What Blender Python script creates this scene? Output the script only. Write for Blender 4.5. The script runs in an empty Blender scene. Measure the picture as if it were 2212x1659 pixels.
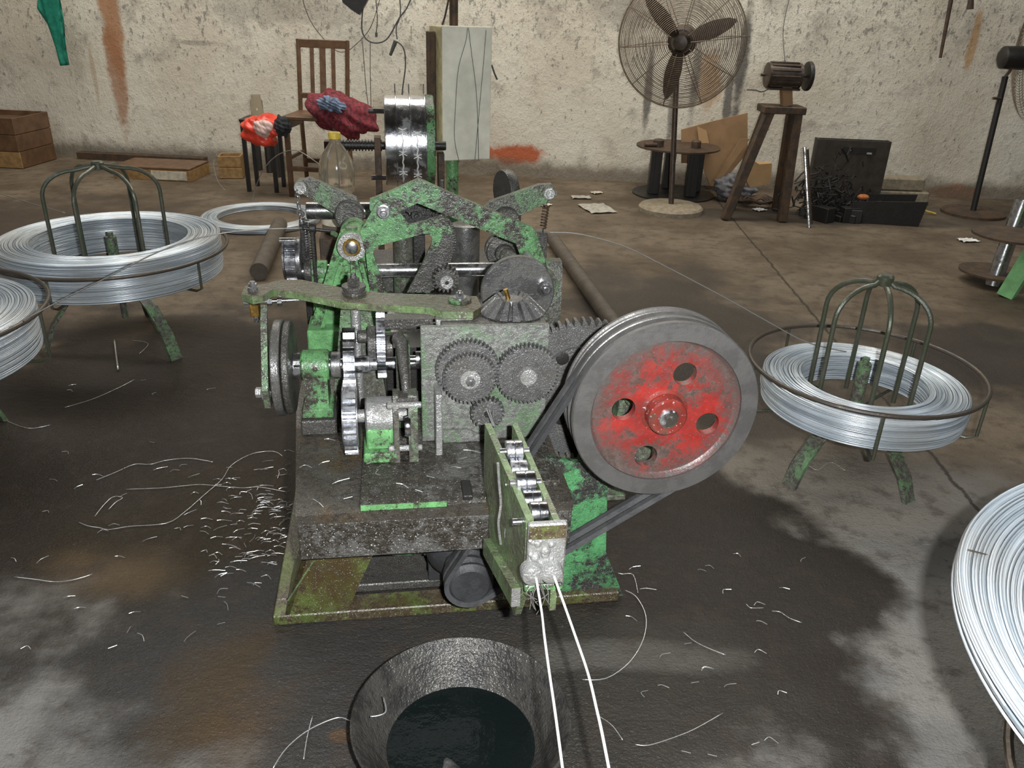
import bpy, bmesh, math, random
from math import sin, cos, pi, radians, atan2, hypot
from mathutils import Vector, Matrix
random.seed(7)
C = bpy.context.scene.collection
sc = bpy.context.scene
# ------------------------------------------------------------------ camera, world, lights, exposure
FPX, CH = 1750.0, 1.45
TH, RO = radians(25.3), radians(2.0)
Fw = Vector((0, cos(TH), -sin(TH))); _r = Vector((1, 0, 0)); _u = Vector((0, sin(TH), cos(TH)))
Rt = _r*cos(RO)+_u*sin(RO); Up = -_r*sin(RO)+_u*cos(RO)
cam = bpy.data.cameras.new('camera'); cam_o = bpy.data.objects.new('camera', cam); C.objects.link(cam_o)
cam.sensor_width = 36; cam.lens = FPX/2212*36; cam.clip_start = .02; cam.clip_end = 60
m3 = Matrix((Rt, Up, -Fw)).transposed(); cam_o.matrix_world = Matrix.Translation((0, 0, CH)) @ m3.to_4x4()
sc.camera = cam_o
w = bpy.data.worlds.new('world'); sc.world = w; w.use_nodes = True
w.node_tree.nodes['Background'].inputs[0].default_value = (.75, .82, .9, 1)
w.node_tree.nodes['Background'].inputs[1].default_value = .24
def area(name, loc, sx, sy, e, col, rot=(0, 0, 0)):
    l = bpy.data.lights.new(name, 'AREA'); l.shape = 'RECTANGLE'; l.size = sx; l.size_y = sy; l.energy = e; l.color = col
    o = bpy.data.objects.new(name, l); o.location = loc; o.rotation_euler = rot; C.objects.link(o); return o
area('ceiling_fill_back', (-.8, 5.9, 4.1), 7.5, 1.0, 205, (1, .95, .86))  # three added fill lamps overhead stand in for ambient daylight
area('ceiling_fill_right', (4.8, 2.2, 4.1), 1.4, 4.0, 55, (.9, .96, 1))
area('ceiling_fill_left', (-4.4, .8, 4.1), 1.6, 3.0, 60, (.95, .97, 1))
fl = bpy.data.lights.new('camera_flash', 'AREA'); fl.shape = 'RECTANGLE'; fl.size = .035; fl.size_y = .02; fl.energy = 60; fl.color = (.97, .99, 1)
fo = bpy.data.objects.new('camera_flash', fl); C.objects.link(fo)
fo.matrix_world = Matrix.Translation(Vector((0, 0, CH))+Rt*.10+Up*.03) @ m3.to_4x4()
vs = sc.view_settings; vs.view_transform = 'Standard'; vs.look = 'None'; vs.gamma = 1; vs.use_curve_mapping = False; vs.exposure = 0.16
try: sc.display_settings.display_device = 'sRGB'
except Exception: pass

# ------------------------------------------------------------------ coordinates
def ray(x, y): return Fw+Rt*((x-1106)/FPX)-Up*((y-829.5)/FPX)
def atZ(x, y, z=0.0):
    d = ray(x, y); return Vector((0, 0, CH))+d*((z-CH)/d.z)
def atY(x, y, Y):
    d = ray(x, y); return Vector((0, 0, CH))+d*(Y/d.y)
YA = radians(9)
MU = Vector((cos(YA), sin(YA), 0)); MV = Vector((-sin(YA), cos(YA), 0))
MO = atZ(638, 1115, .42); MO.z = 0
def loc(p): q = p-MO; return Vector((q.dot(MU), q.dot(MV), q.z))
def V(x, y, v):                       # point of the machine's own frame at depth v along the machine
    d = ray(x, y); t = ((MO-Vector((0, 0, CH))).dot(MV)+v)/d.dot(MV)
    return loc(Vector((0, 0, CH))+d*t)
def Zl(x, y, z): return loc(atZ(x, y, z))
def VP(pts, v): return [(p.x, p.z) for p in (V(a, b, v) for a, b in pts)]

# ------------------------------------------------------------------ materials
class NT:
    def __init__(s, name):
        s.m = bpy.data.materials.new(name); s.m.use_nodes = True; s.t = s.m.node_tree; s.b = s.t.nodes['Principled BSDF']
        s.co = s.t.nodes.new('ShaderNodeTexCoord').outputs['Object']
    def n(s, ty, **k):
        x = s.t.nodes.new(ty)
        for a, b in k.items(): setattr(x, a, b)
        return x
    def set(s, sock, v):
        if hasattr(v, 'default_value') or hasattr(v, 'links'): s.t.links.new(v, sock)
        else: sock.default_value = v
    def noise(s, scale, detail=4, rough=.6, vec=None, sc=None, dist=0):
        x = s.n('ShaderNodeTexNoise'); x.inputs['Scale'].default_value = scale; x.inputs['Detail'].default_value = detail
        x.inputs['Roughness'].default_value = rough; x.inputs['Distortion'].default_value = dist
        v = vec or s.co
        if sc:
            mp = s.n('ShaderNodeMapping'); s.t.links.new(v, mp.inputs[0]); mp.inputs['Scale'].default_value = sc; v = mp.outputs[0]
        s.t.links.new(v, x.inputs['Vector']); return x.outputs['Fac']
    def ramp(s, f, a, b, lo=0., hi=1.):
        x = s.n('ShaderNodeMapRange'); x.clamp = True; x.interpolation_type = 'SMOOTHSTEP'
        s.set(x.inputs['Value'], f); x.inputs['From Min'].default_value = a; x.inputs['From Max'].default_value = b
        x.inputs['To Min'].default_value = lo; x.inputs['To Max'].default_value = hi; return x.outputs[0]
    def mix(s, f, a, b):
        x = s.n('ShaderNodeMix'); x.data_type = 'RGBA'
        s.set(x.inputs[0], f)
        for i, c in ((6, a), (7, b)):
            if isinstance(c, tuple): c = (*c, 1) if len(c) == 3 else c
            s.set(x.inputs[i], c)
        return x.outputs[2]
    def math(s, op, a, b=0., c=None):
        x = s.n('ShaderNodeMath'); x.operation = op; s.set(x.inputs[0], a); s.set(x.inputs[1], b)
        if c is not None: s.set(x.inputs[2], c)
        return x.outputs[0]
    def bump(s, h, strength, dist=.01):
        x = s.n('ShaderNodeBump'); x.inputs['Strength'].default_value = strength; x.inputs['Distance'].default_value = dist
        s.set(x.inputs['Height'], h); s.t.links.new(x.outputs[0], s.b.inputs['Normal'])
    def blob(s, cx, cy, wx, wy, nz, amt=.6, ax=(0, 1), hard=.25):    # soft-edged irregular patch, 1 inside
        sp = s.n('ShaderNodeSeparateXYZ'); s.t.links.new(s.co, sp.inputs[0])
        dx = s.math('DIVIDE', s.math('SUBTRACT', sp.outputs[ax[0]], cx), wx)
        dy = s.math('DIVIDE', s.math('SUBTRACT', sp.outputs[ax[1]], cy), wy)
        d = s.math('SQRT', s.math('ADD', s.math('MULTIPLY', dx, dx), s.math('MULTIPLY', dy, dy)))
        d = s.math('ADD', d, s.math('MULTIPLY', s.math('SUBTRACT', nz, .5), amt*2.4))
        return s.ramp(d, 1+hard, 1-hard, 0, 1)
    def out(s, col=None, rough=None, metal=None, spec=None, coat=None):
        for k, v in (('Base Color', col), ('Roughness', rough), ('Metallic', metal), ('Specular IOR Level', spec), ('Coat Weight', coat)):
            if v is not None:
                if isinstance(v, tuple) and len(v) == 3: v = (*v, 1)
                s.set(s.b.inputs[k], v)
        return s.m
def paint(name, col, grime=(.03, .027, .02), amount=.5, rough=.3, fine=260, stain=None, bs=.35, metal=0., glint_fleck=.12, bc=None):
    t = NT(name)
    big = t.noise(9, 6, .65, dist=.6); fi = t.noise(60, 5, .75); sp = t.noise(fine, 2, .6); lump = t.noise(85, 3, .6)
    f = t.math('ADD', t.math('MULTIPLY', big, .6), t.math('MULTIPLY', fi, .4))
    g = t.ramp(f, amount-.045, amount+.045)
    c = t.mix(t.ramp(t.noise(16, 3), .35, .7), tuple(x*.72 for x in col), tuple(min(1, x*1.15) for x in col))
    c = t.mix(t.ramp(t.noise(30, 5, .7), .42, .7, 0, .55), c, tuple(x*.35+.02 for x in col))
    if bc: c = t.mix(t.blob(*bc[:4], fi, .5, (0, 2), .3), bc[4], c)
    if stain: c = t.mix(t.ramp(t.noise(5, 4, .6, sc=(1, 1, .5)), .48, .66), c, stain)
    gc = t.mix(t.ramp(fi, .4, .65), grime, tuple(x*1.9 for x in grime))
    c = t.mix(t.math('SUBTRACT', 1., g), c, gc)
    c = t.mix(t.ramp(sp, .60, .68, 0, .65), c, grime)
    c = t.mix(t.ramp(t.noise(fine*1.3, 1, .5), .66, .74, 0, glint_fleck*5), c, (.55, .55, .54))  # metal dust flecks that double as sparkle painted into the base colour
    t.bump(t.math('ADD', t.math('MULTIPLY', sp, .35), t.math('ADD', t.math('MULTIPLY', fi, .4), lump)), bs, .007)
    return t.out(c, t.ramp(fi, .3, .7, rough-.08, rough+.12), metal, .6)
def steel(name, col=(.35, .35, .36), rough=.3, metal=.9, grime=(.04, .037, .032), amount=.4, bs=.2, fine=220, sc=None, glint_fleck=0.):
    t = NT(name)
    f = t.noise(14, 6, .7, sc=sc); sp = t.noise(fine, 2, .6, sc=sc); lump = t.noise(85, 3, .6)
    g = t.ramp(f, amount-.08, amount+.1)
    c = t.mix(g, grime, col)
    if glint_fleck: c = t.mix(t.ramp(t.noise(330, 1, .5), .60, .70, 0, glint_fleck), c, (.6, .6, .59))  # pale dust specks with flash glints painted into the steel colour
    t.bump(t.math('ADD', t.math('MULTIPLY', sp, .5), t.math('ADD', f, t.math('MULTIPLY', lump, .6))), bs, .005)
    return t.out(c, t.ramp(f, .3, .7, rough+.12, rough-.05), t.math('MULTIPLY', g, metal) if metal else 0., .6)
def plain(name, c, r=.6, metal=0, bs=.1, s=30, var=.25):
    t = NT(name); n = t.noise(s, 5)
    t.bump(n, bs, .005)
    return t.out(t.mix(t.ramp(n, .3, .7), tuple(x*(1-var) for x in c), tuple(x*(1+var) for x in c)), r, metal)
M = {}
G1 = (.14, .36, .135)
M['green'] = paint('worn green paint', G1, amount=.505, grime=(.042, .038, .030), glint_fleck=.16)
M['green_clean'] = paint('bright green paint', (.18, .46, .17), amount=.45, grime=(.045, .045, .03))
M['green_dirty'] = paint('oily green paint', (.15, .28, .13), grime=(.07, .068, .055), amount=.53, bs=.45)
M['green_plate'] = paint('metal dust on green paint', (.15, .24, .13), grime=(.13, .13, .12), amount=.53, fine=330, bs=.6, rough=.3, glint_fleck=.14)
M['green_chip'] = paint('chipped green paint', (.10, .34, .13), grime=(.035, .035, .032), amount=.50, fine=330, bs=.6)
M['green_olive'] = paint('oil stained olive green paint', (.13, .17, .04), grime=(.06, .045, .026), amount=.51, stain=(.075, .05, .02))
M['green_brush'] = paint('brushed green bracket paint', (.17, .25, .11), grime=(.09, .095, .06), amount=.49, fine=120)
M['lever_top'] = paint('dark oily lever top', (.075, .085, .04), grime=(.06, .047, .024), amount=.5, bs=.3, rough=.28)
M['teal'] = paint('pale turquoise paint', (.16, .42, .27), amount=.40)
M['grime'] = steel('oily black cast iron', (.11, .105, .097), .33, .5, (.045, .042, .036), .5, .7, glint_fleck=.25)
M['bed'] = paint('black oily bed plate', (.075, .068, .056), grime=(.04, .034, .027), amount=.5, rough=.27, stain=(.09, .055, .02), bs=.5)
M['bedface'] = paint('dusty bed face', (.13, .125, .115), grime=(.035, .03, .024), amount=.53, rough=.3, bs=.8, fine=200, glint_fleck=.2)
M['gear'] = steel('dusty gear steel', (.19, .19, .187), .33, .7, (.085, .08, .074), .45, .55, 300, glint_fleck=.32)
M['gear_dark'] = steel('dark gear steel', (.15, .15, .148), .4, .5, (.07, .067, .062), .5, .6, 300, glint_fleck=.4)
M['steel'] = steel('bright oiled steel', (.62, .63, .66), .2, 1, (.2, .19, .17), .36, .12)
M['shaft'] = steel('turned shaft steel', (.42, .42, .43), .24, .95, (.09, .085, .075), .42, .12)
M['disc'] = steel('dull turned disc', (.22, .22, .215), .3, .8, (.08, .075, .066), .46, .3, glint_fleck=.25)
M['silver'] = steel('metal dust coated', (.42, .42, .41), .35, .6, (.2, .19, .175), .44, .9, 240, glint_fleck=.4)
M['brass'] = steel('brass bushing', (.62, .40, .12), .25, 1, (.3, .18, .05), .35, .1)
M['rim'] = steel('worn cast rim', (.15, .145, .14), .36, .5, (.10, .095, .09), .45, .25)
_pc = V(1435, 885, .03)
M['red'] = paint('worn red paint', (.36, .028, .022), grime=(.085, .06, .052), amount=.465, rough=.38, fine=150, bs=.2, glint_fleck=.02, bc=(_pc.x, _pc.z, .142, .142, (.085, .075, .068)))
M['rubber'] = steel('grey dusty rubber belt', (.075, .075, .077), .55, 0, (.045, .045, .047), .5, .3, 180)
M['motor'] = steel('dark motor end', (.05, .052, .055), .5, 0, (.03, .03, .032), .5, .3)
M['black'] = steel('sooty black metal', (.03, .028, .026), .4, .3, (.015, .014, .013), .5, .4)
M['rust'] = steel('rusty brown steel', (.11, .065, .035), .6, .3, (.045, .03, .02), .5, .5)
M['rod'] = steel('greenish worn rod', (.13, .13, .10), .32, .6, (.05, .06, .035), .5, .2)
M['ring'] = steel('brown hoop steel', (.10, .08, .062), .4, .5, (.055, .045, .035), .5, .2)
M['pipe'] = steel('dusty brown pipe', (.12, .10, .08), .5, .3, (.075, .06, .045), .5, .2)
M['wire'] = steel('shiny cut wire', (.8, .8, .8), .25, .8, (.5, .5, .5), .3, .05)
M['wiredull'] = steel('thin grey wire', (.32, .31, .29), .4, .6, (.2, .19, .17), .4, .05)
M['wirewhite'] = steel('bright barb line wire', (.95, .95, .93), .35, .25, (.9, .9, .88), .3, .05)
M['cable'] = steel('dark flex', (.06, .065, .065), .5, 0, (.03, .03, .03), .4, .05)
def mat_coil():
    t = NT('galvanised coil windings')
    sp = t.n('ShaderNodeSeparateXYZ'); t.t.links.new(t.co, sp.inputs[0])
    r = t.math('SQRT', t.math('ADD', t.math('MULTIPLY', sp.outputs[0], sp.outputs[0]), t.math('MULTIPLY', sp.outputs[1], sp.outputs[1])))
    a = t.math('ARCTAN2', sp.outputs[1], sp.outputs[0])
    cb = t.n('ShaderNodeCombineXYZ'); t.set(cb.inputs[0], t.math('MULTIPLY', r, 90.)); t.set(cb.inputs[1], t.math('MULTIPLY', sp.outputs[2], 90.)); t.set(cb.inputs[2], t.math('MULTIPLY', a, .9))
    n1 = t.noise(1., 4, .7, vec=cb.outputs[0]); n2 = t.noise(5, 3)
    c = t.mix(t.ramp(n1, .35, .65), (.36, .42, .47), (.74, .80, .85))
    c = t.mix(t.ramp(n2, .4, .7, 0, .35), c, (.5, .46, .40))
    return t.out(c, t.ramp(n1, .3, .7, .40, .28), .45, .5)
M['coil'] = mat_coil()
M['cabinet'] = plain('cream sheet metal', (.86, .84, .70), .35, s=7, var=.14, bs=.03)
M['cabinet_side'] = plain('yellowed cabinet side', (.52, .46, .26), .4)
M['wood'] = plain('old brown wood', (.13, .07, .035), .5, s=12)
M['wood_pale'] = plain('raw pale wood', (.30, .18, .07), .7)
M['card'] = plain('brown cardboard', (.33, .20, .10), .8, s=6, var=.15)
M['card_pale'] = plain('pale cardboard', (.52, .33, .16), .8, s=6, var=.1)
M['plaid'] = plain('dark red cloth', (.16, .018, .028), .8, s=45, var=.7, bs=.4)
M['blue'] = plain('faded blue cloth', (.12, .16, .24), .8, s=22, var=.7, bs=.4)
M['darkcloth'] = plain('black cloth', (.02, .022, .026), .8)
M['redbag'] = plain('thin red plastic', (.75, .06, .03), .3, bs=.6, s=14)
M['bagpatch'] = plain('pale print on bag', (.65, .45, .40), .35, bs=.5, s=14)
M['tealcloth'] = plain('teal cloth', (.006, .20, .13), .7, s=20, bs=.3)
M['yellow'] = plain('yellow cap', (.62, .45, .06), .35)
M['paper'] = plain('scrap paper', (.40, .38, .32), .8)
M['white'] = plain('white scrap', (.8, .8, .78), .6)
M['fan'] = plain('brown aged fan enamel', (.075, .055, .042), .4, .3)
M['fanwire'] = plain('dusty fan wire', (.24, .19, .14), .5, .3)
M['concrete'] = plain('pale cast base', (.28, .235, .165), .7)
M['label'] = plain('bottle label', (.58, .53, .42), .6)
M['orange'] = plain('orange scrap', (.5, .16, .05), .6)
M['bright_green'] = plain('bright green post', (.22, .52, .20), .45, s=15, var=.2)
def mat_glass():
    t = NT('cloudy bottle plastic')
    t.b.inputs['Transmission Weight'].default_value = .85; t.b.inputs['IOR'].default_value = 1.3
    return t.out((.66, .60, .48), .12, 0.)
M['bottle'] = mat_glass()
def mat_oil():
    t = NT('black waste oil'); t.bump(t.noise(24, 4), .25, .01); return t.out((.006, .009, .009), .09, 0., .5)
M['oil'] = mat_oil()
M['tub'] = steel('oil smeared tub', (.085, .08, .072), .27, .3, (.028, .026, .024), .48, 1.0, 190)

def mat_wall():
    t = NT('stained plaster')
    big = t.noise(1.1, 5, .6); mid = t.noise(6, 6, .7); sp = t.noise(26, 4, .7, sc=(1, 1, .6)); fine = t.noise(75, 3, .7); rg = t.noise(3, 4, .65)
    c = t.mix(t.ramp(big, .35, .65), (.66, .60, .49), (.78, .74, .63))
    c = t.mix(t.ramp(mid, .52, .72, 0, .55), c, (.40, .37, .31))
    spx = t.n('ShaderNodeSeparateXYZ'); t.t.links.new(t.co, spx.inputs[0])
    hi = t.ramp(spx.outputs[2], .5, 1.7, .0, .07)                     # more mould towards the top
    c = t.mix(t.math('MULTIPLY', t.ramp(t.math('ADD', sp, hi), .60, .69), .65), c, (.16, .15, .14))
    c = t.mix(t.math('MULTIPLY', t.ramp(t.math('ADD', fine, hi), .61, .72), .5), c, (.14, .13, .13))
    c = t.mix(t.math('MULTIPLY', t.ramp(t.math('ADD', rg, t.math('MULTIPLY', hi, 2.)), .58, .78), .4), c, (.28, .25, .22))
    def W(x, y): p = atY(x, y, 7.45); return p.x, p.z
    for (x, y, wx, wz, col, k, am) in (
        (205, 20, .085, .55, (.42, .20, .09), .85, .7), (222, 170, .07, .42, (.38, .18, .09), .75, .8), (170, 170, .02, .25, (.45, .33, .2), .5, .5),
        (1110, 337, .25, .085, (.50, .12, .045), .95, .9), (2055, 405, .24, .06, (.50, .15, .07), .75, 1.0),
        (1530, 165, .10, .22, (.48, .28, .14), .75, 1.1), (1400, 190, .035, .33, (.09, .085, .08), .8, .7), (1500, 170, .04, .3, (.12, .115, .11), .7, .8),
        (1600, 130, .05, .42, (.07, .068, .066), .85, .8), (1570, 210, .035, .2, (.08, .078, .075), .8, .8), (1448, 250, .03, .2, (.13, .12, .12), .7, .9),
        (2080, 90, .035, .22, (.5, .27, .1), .7, .8), (1380, 20, .5, .12, (.24, .22, .2), .5, 1.4), (600, 20, .7, .12, (.25, .23, .2), .45, 1.6), (1000, 350, .5, .06, (.2, .17, .13), .5, 1.2),
        (400, 95, .16, .02, (.3, .27, .24), .6, 1.)):
        px, pz = W(x, y)
        c = t.mix(t.math('MULTIPLY', t.blob(px, pz, wx, wz, mid, am, (0, 2), .35), k), c, col)
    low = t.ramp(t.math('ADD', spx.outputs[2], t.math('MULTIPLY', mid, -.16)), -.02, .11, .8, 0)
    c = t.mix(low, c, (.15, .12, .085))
    t.bump(t.math('ADD', t.math('ADD', mid, t.math('MULTIPLY', sp, .6)), t.math('MULTIPLY', fine, .25)), .6, .02)
    return t.out(c, .85, 0., .2)
M['wall'] = mat_wall()
def mat_floor():
    t = NT('oil soaked concrete')
    big = t.noise(1.6, 5, .6); mid = t.noise(7, 6, .7, sc=(1, 1.8, 1)); fi = t.noise(38, 5, .75); gr = t.noise(130, 3, .7)
    c = t.mix(t.ramp(big, .35, .65), (.115, .085, .055), (.21, .165, .115))
    c = t.mix(t.ramp(mid, .45, .7, 0, .6), c, (.085, .062, .042))
    rough = .62; bl = t.noise(3.0, 5, .55)
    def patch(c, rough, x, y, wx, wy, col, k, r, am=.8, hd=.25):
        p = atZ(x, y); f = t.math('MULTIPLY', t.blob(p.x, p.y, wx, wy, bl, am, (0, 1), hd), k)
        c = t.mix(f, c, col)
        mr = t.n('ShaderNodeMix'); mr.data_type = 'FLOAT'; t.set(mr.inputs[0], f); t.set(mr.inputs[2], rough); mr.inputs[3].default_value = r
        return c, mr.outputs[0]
    dry_daylit = (.27, .26, .24); oil = (.022, .016, .012)  # dry grey floor; at lower left it also paints in window daylight
    for a in ((60, 1520, .62, .5, dry_daylit, .95, .92, .5, .45), (230, 1340, .35, .2, (.2, .19, .17), .6, .7, .9, .5), (1980, 1300, 1.0, .75, dry_daylit, .9, .92, .35, .4), (1700, 1050, .5, .35, (.24, .21, .17), .7, .7, .8, .4),
              (1900, 1640, .5, .12, (.17, .165, .155), .7, .7, .8, .5), (1850, 1450, .10, .07, (.16, .155, .15), .7, .7, .6, .5),
              (420, 890, 1.35, 1.15, oil, .93, .33, .8, .25), (560, 1150, .55, .45, (.030, .021, .010), .9, .27, .8, .35), (850, 1450, .75, .42, (.040, .038, .036), .95, .28, .7, .25),
              (1500, 1240, .50, .62, oil, .95, .38, .6, .14), (1330, 1500, .42, .3, (.045, .04, .034), .9, .3, .8, .2), (1600, 840, .62, .5, (.055, .045, .036), .8, .4, .8, .3),
              (1450, 700, .55, .9, (.05, .042, .034), .85, .4, .9, .4), (2150, 780, .55, .5, (.035, .028, .025), .85, .45, .8, .3), (60, 500, 1.2, 1.0, (.05, .036, .026), .75, .5, .9, .4), (1700, 470, 1.0, .22, (.045, .04, .035), .7, .6, .9, .4), (2140, 470, .7, .35, (.07, .06, .05), .6, .6, .9, .4), (1380, 1420, .3, .05, (.16, .15, .13), .5, .35, 1.2, .4)):  # dark spot at the right rear paints shadow into the floor colour
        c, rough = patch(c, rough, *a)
    for a in ((255, 1240, .16, .09, (.15, .10, .05), .6, .5, 1.2, .6), (740, 1590, .03, .02, (.14, .075, .03), .6, .4, 1.3, .3), (520, 1580, .09, .13, (.12, .07, .03), .5, .4, 1.5, .5), (450, 1500, .10, .2, (.08, .05, .02), .6, .4, 1.5, .5)):
        c, rough = patch(c, rough, *a)
    p0 = atZ(1580, 470); p1 = atZ(1740, 660); nd = Vector((-(p1.y-p0.y), p1.x-p0.x)).normalized(); sp = t.n('ShaderNodeSeparateXYZ'); t.t.links.new(t.co, sp.inputs[0])
    dd = t.math('ADD', t.math('MULTIPLY', sp.outputs[0], nd.x), t.math('MULTIPLY', sp.outputs[1], nd.y))
    dd = t.math('ABSOLUTE', t.math('ADD', dd, t.math('ADD', -(p0.x*nd.x+p0.y*nd.y), t.math('MULTIPLY', t.math('SUBTRACT', mid, .5), .05))))
    c = t.mix(t.ramp(dd, .004, .011, .75, 0), c, (.02, .016, .012))
    c = t.mix(t.ramp(fi, .58, .72, 0, .55), c, (.03, .025, .02))
    c = t.mix(t.ramp(gr, .60, .70, 0, .30), c, (.24, .22, .19))
    c = t.mix(t.ramp(t.noise(11, 5, .7), .50, .66, 0, .5), c, (.06, .045, .034))
    t.bump(t.math('ADD', t.math('MULTIPLY', fi, .8), t.math('ADD', t.math('MULTIPLY', gr, .6), mid)), .8, .01)
    return t.out(c, rough, 0., .3)
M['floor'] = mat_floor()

# ------------------------------------------------------------------ mesh helpers
def nb(): return bmesh.new()
def _xf(vs, mat):
    if mat is not None:
        for v in vs: v.co = mat @ v.co
def box(bm, x0, x1, y0, y1, z0, z1, bev=.002, mat=None):
    r = bmesh.ops.create_cube(bm, size=1); vs = r['verts']
    for v in vs: v.co = Vector((x0+(v.co.x+.5)*(x1-x0), y0+(v.co.y+.5)*(y1-y0), z0+(v.co.z+.5)*(z1-z0)))
    if bev:
        es = list({e for v in vs for e in v.link_edges})
        rr = bmesh.ops.bevel(bm, geom=es, offset=min(bev, .3*min(abs(x1-x0), abs(y1-y0), abs(z1-z0))), segments=1, affect='EDGES')
        vs = list({v for f in rr['faces'] for v in f.verts} | {v for v in vs if v.is_valid})
    _xf(vs, mat); return bm
def frame(d):
    d = Vector(d).normalized(); a = Vector((0, 0, 1)) if abs(d.z) < .9 else Vector((1, 0, 0))
    x = d.cross(a).normalized(); return x, x.cross(d).normalized()*-1, d
def lathe(bm, prof, p0, d, seg=32, caps=True):     # prof: (distance along d, radius)
    p0 = Vector(p0); x, y, d = frame(d); rings = []
    for t, r in prof:
        rings.append([bm.verts.new(p0+d*t+(x*cos(2*pi*i/seg)+y*sin(2*pi*i/seg))*r) for i in range(seg)])
    for a, b in zip(rings, rings[1:]):
        for i in range(seg): bm.faces.new((a[i], a[(i+1) % seg], b[(i+1) % seg], b[i]))
    if caps:
        bm.faces.new(rings[0][::-1]); bm.faces.new(rings[-1])
    return bm
def cyl(bm, p0, p1, r, r1=None, seg=24, ch=.0):
    p0 = Vector(p0); p1 = Vector(p1); L = (p1-p0).length; r1 = r if r1 is None else r1
    pr = [(0, r), (L, r1)] if not ch else [(0, r-ch), (ch, r), (L-ch, r1), (L, r1-ch)]
    return lathe(bm, pr, p0, p1-p0, seg)
def tube(bm, pts, r, seg=8, closed=False, caps=True):
    pts = [Vector(p) for p in pts]; n = len(pts); rings = []; prev = None
    for i, p in enumerate(pts):
        a = pts[(i-1) % n] if closed or i else p; b = pts[(i+1) % n] if closed or i < n-1 else p
        d = (b-a).normalized() if (b-a).length > 1e-9 else Vector((0, 0, 1))
        if prev is None: x, y, _ = frame(d)
        else:
            x = (prev-d*prev.dot(d)); x = x.normalized() if x.length > 1e-6 else frame(d)[0]; y = d.cross(x)
        prev = x
        rr = r[i] if isinstance(r, (list, tuple)) else r
        rings.append([bm.verts.new(p+(x*cos(2*pi*k/seg)+y*sin(2*pi*k/seg))*rr) for k in range(seg)])
    for i in range(n if closed else n-1):
        a, b = rings[i], rings[(i+1) % n]
        for k in range(seg): bm.faces.new((a[k], a[(k+1) % seg], b[(k+1) % seg], b[k]))
    if caps and not closed: bm.faces.new(rings[0][::-1]); bm.faces.new(rings[-1])
    return bm
def smoothpath(pts, k=6):
    pts = [Vector(p) for p in pts]; out = []
    for i in range(len(pts)-1):
        p0 = pts[max(i-1, 0)]; p1 = pts[i]; p2 = pts[i+1]; p3 = pts[min(i+2, len(pts)-1)]
        for j in range(k):
            t = j/k; out.append(.5*((2*p1)+(p2-p0)*t+(2*p0-5*p1+4*p2-p3)*t*t+(3*p1-p0-3*p2+p3)*t**3))
    out.append(pts[-1]); return out
def prism(bm, pts, ax, t0, t1, holes=()):
    def P(a, b, t): return Vector((t, a, b)) if ax == 'x' else Vector((a, t, b)) if ax == 'y' else Vector((a, b, t))
    loops = [pts]+list(holes); sides = []; top = []; bot = []
    for lp in loops:
        A = [bm.verts.new(P(a, b, t0)) for a, b in lp]; B = [bm.verts.new(P(a, b, t1)) for a, b in lp]
        n = len(lp)
        for i in range(n): bm.faces.new((A[i], A[(i+1) % n], B[(i+1) % n], B[i]))
        top.append(A); bot.append(B)
    if not holes:
        bm.faces.new(top[0]); bm.faces.new(bot[0][::-1])
    else:
        for S in (top, bot):
            es = []
            for A in S:
                for i in range(len(A)): es.append(bm.edges.get((A[i], A[(i+1) % len(A)])))
            bmesh.ops.triangle_fill(bm, edges=es, use_beauty=True, use_dissolve=False)
    return bm
def circ(cx, cy, r, n=24, a0=0): return [(cx+r*cos(a0+2*pi*i/n), cy+r*sin(a0+2*pi*i/n)) for i in range(n)]
def gear(bm, c, d, R, n, wd, h, ph=0, bore=0, sharp=.28):
    c = Vector(c); x, y, d = frame(d); out = []
    for i in range(n):
        for f, rr in ((-.5+.10, R-h), (-sharp*.8, R), (sharp*.8-.12, R), (.5-.10-.05, R-h)):
            a = 2*pi*(i+f)/n+ph; out.append((rr*cos(a), rr*sin(a)))
    A = [bm.verts.new(c+x*a+y*b-d*wd/2) for a, b in out]; B = [bm.verts.new(c+x*a+y*b+d*wd/2) for a, b in out]
    N = len(out)
    for i in range(N): bm.faces.new((A[i], A[(i+1) % N], B[(i+1) % N], B[i]))
    for S, sg in ((A, -1), (B, 1)):          # ring then flat centre
        ri = R-h*1.35; q = [bm.verts.new(c+(x*cos(2*pi*(i*4+1.5)/N+ph)+y*sin(2*pi*(i*4+1.5)/N+ph)-d*0)*ri+d*sg*wd/2) for i in range(n)]
        for i in range(n):
            j = (i+1) % n
            bm.faces.new((S[4*i], S[4*i+1], S[4*i+2], S[4*i+3], q[i]))
            bm.faces.new((q[i], S[4*i+3], S[(4*i+4) % N], q[j]))
        bm.faces.new(q)
    return bm
def hexnut(bm, c, d, r, h):
    x, y, d = frame(d); return lathe(bm, [(0, r), (h*.85, r), (h, r*.82)], c, d, 6)
def obj(name, bm, mat, parent=None, label=None, ang=35, **kw):
    bmesh.ops.recalc_face_normals(bm, faces=bm.faces[:])
    me = bpy.data.meshes.new(name); bm.to_mesh(me); bm.free()
    me.materials.append(mat if not isinstance(mat, str) else M[mat])
    me.polygons.foreach_set('use_smooth', [True]*len(me.polygons))
    try: me.set_sharp_from_angle(angle=radians(ang))
    except Exception: pass
    o = bpy.data.objects.new(name, me); C.objects.link(o)
    if parent is not None: o.parent = parent
    if label: o['label'] = label
    for k, v in kw.items(): o[k] = v
    return o
def thing(name, label, cat, loc=(0, 0, 0), rz=0, group=None):
    o = bpy.data.objects.new(name, None); C.objects.link(o); o.location = loc; o.rotation_euler = (0, 0, rz)
    o.empty_display_size = .05
    o['label'] = label; o['category'] = cat
    if group: o['group'] = group
    return o
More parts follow.
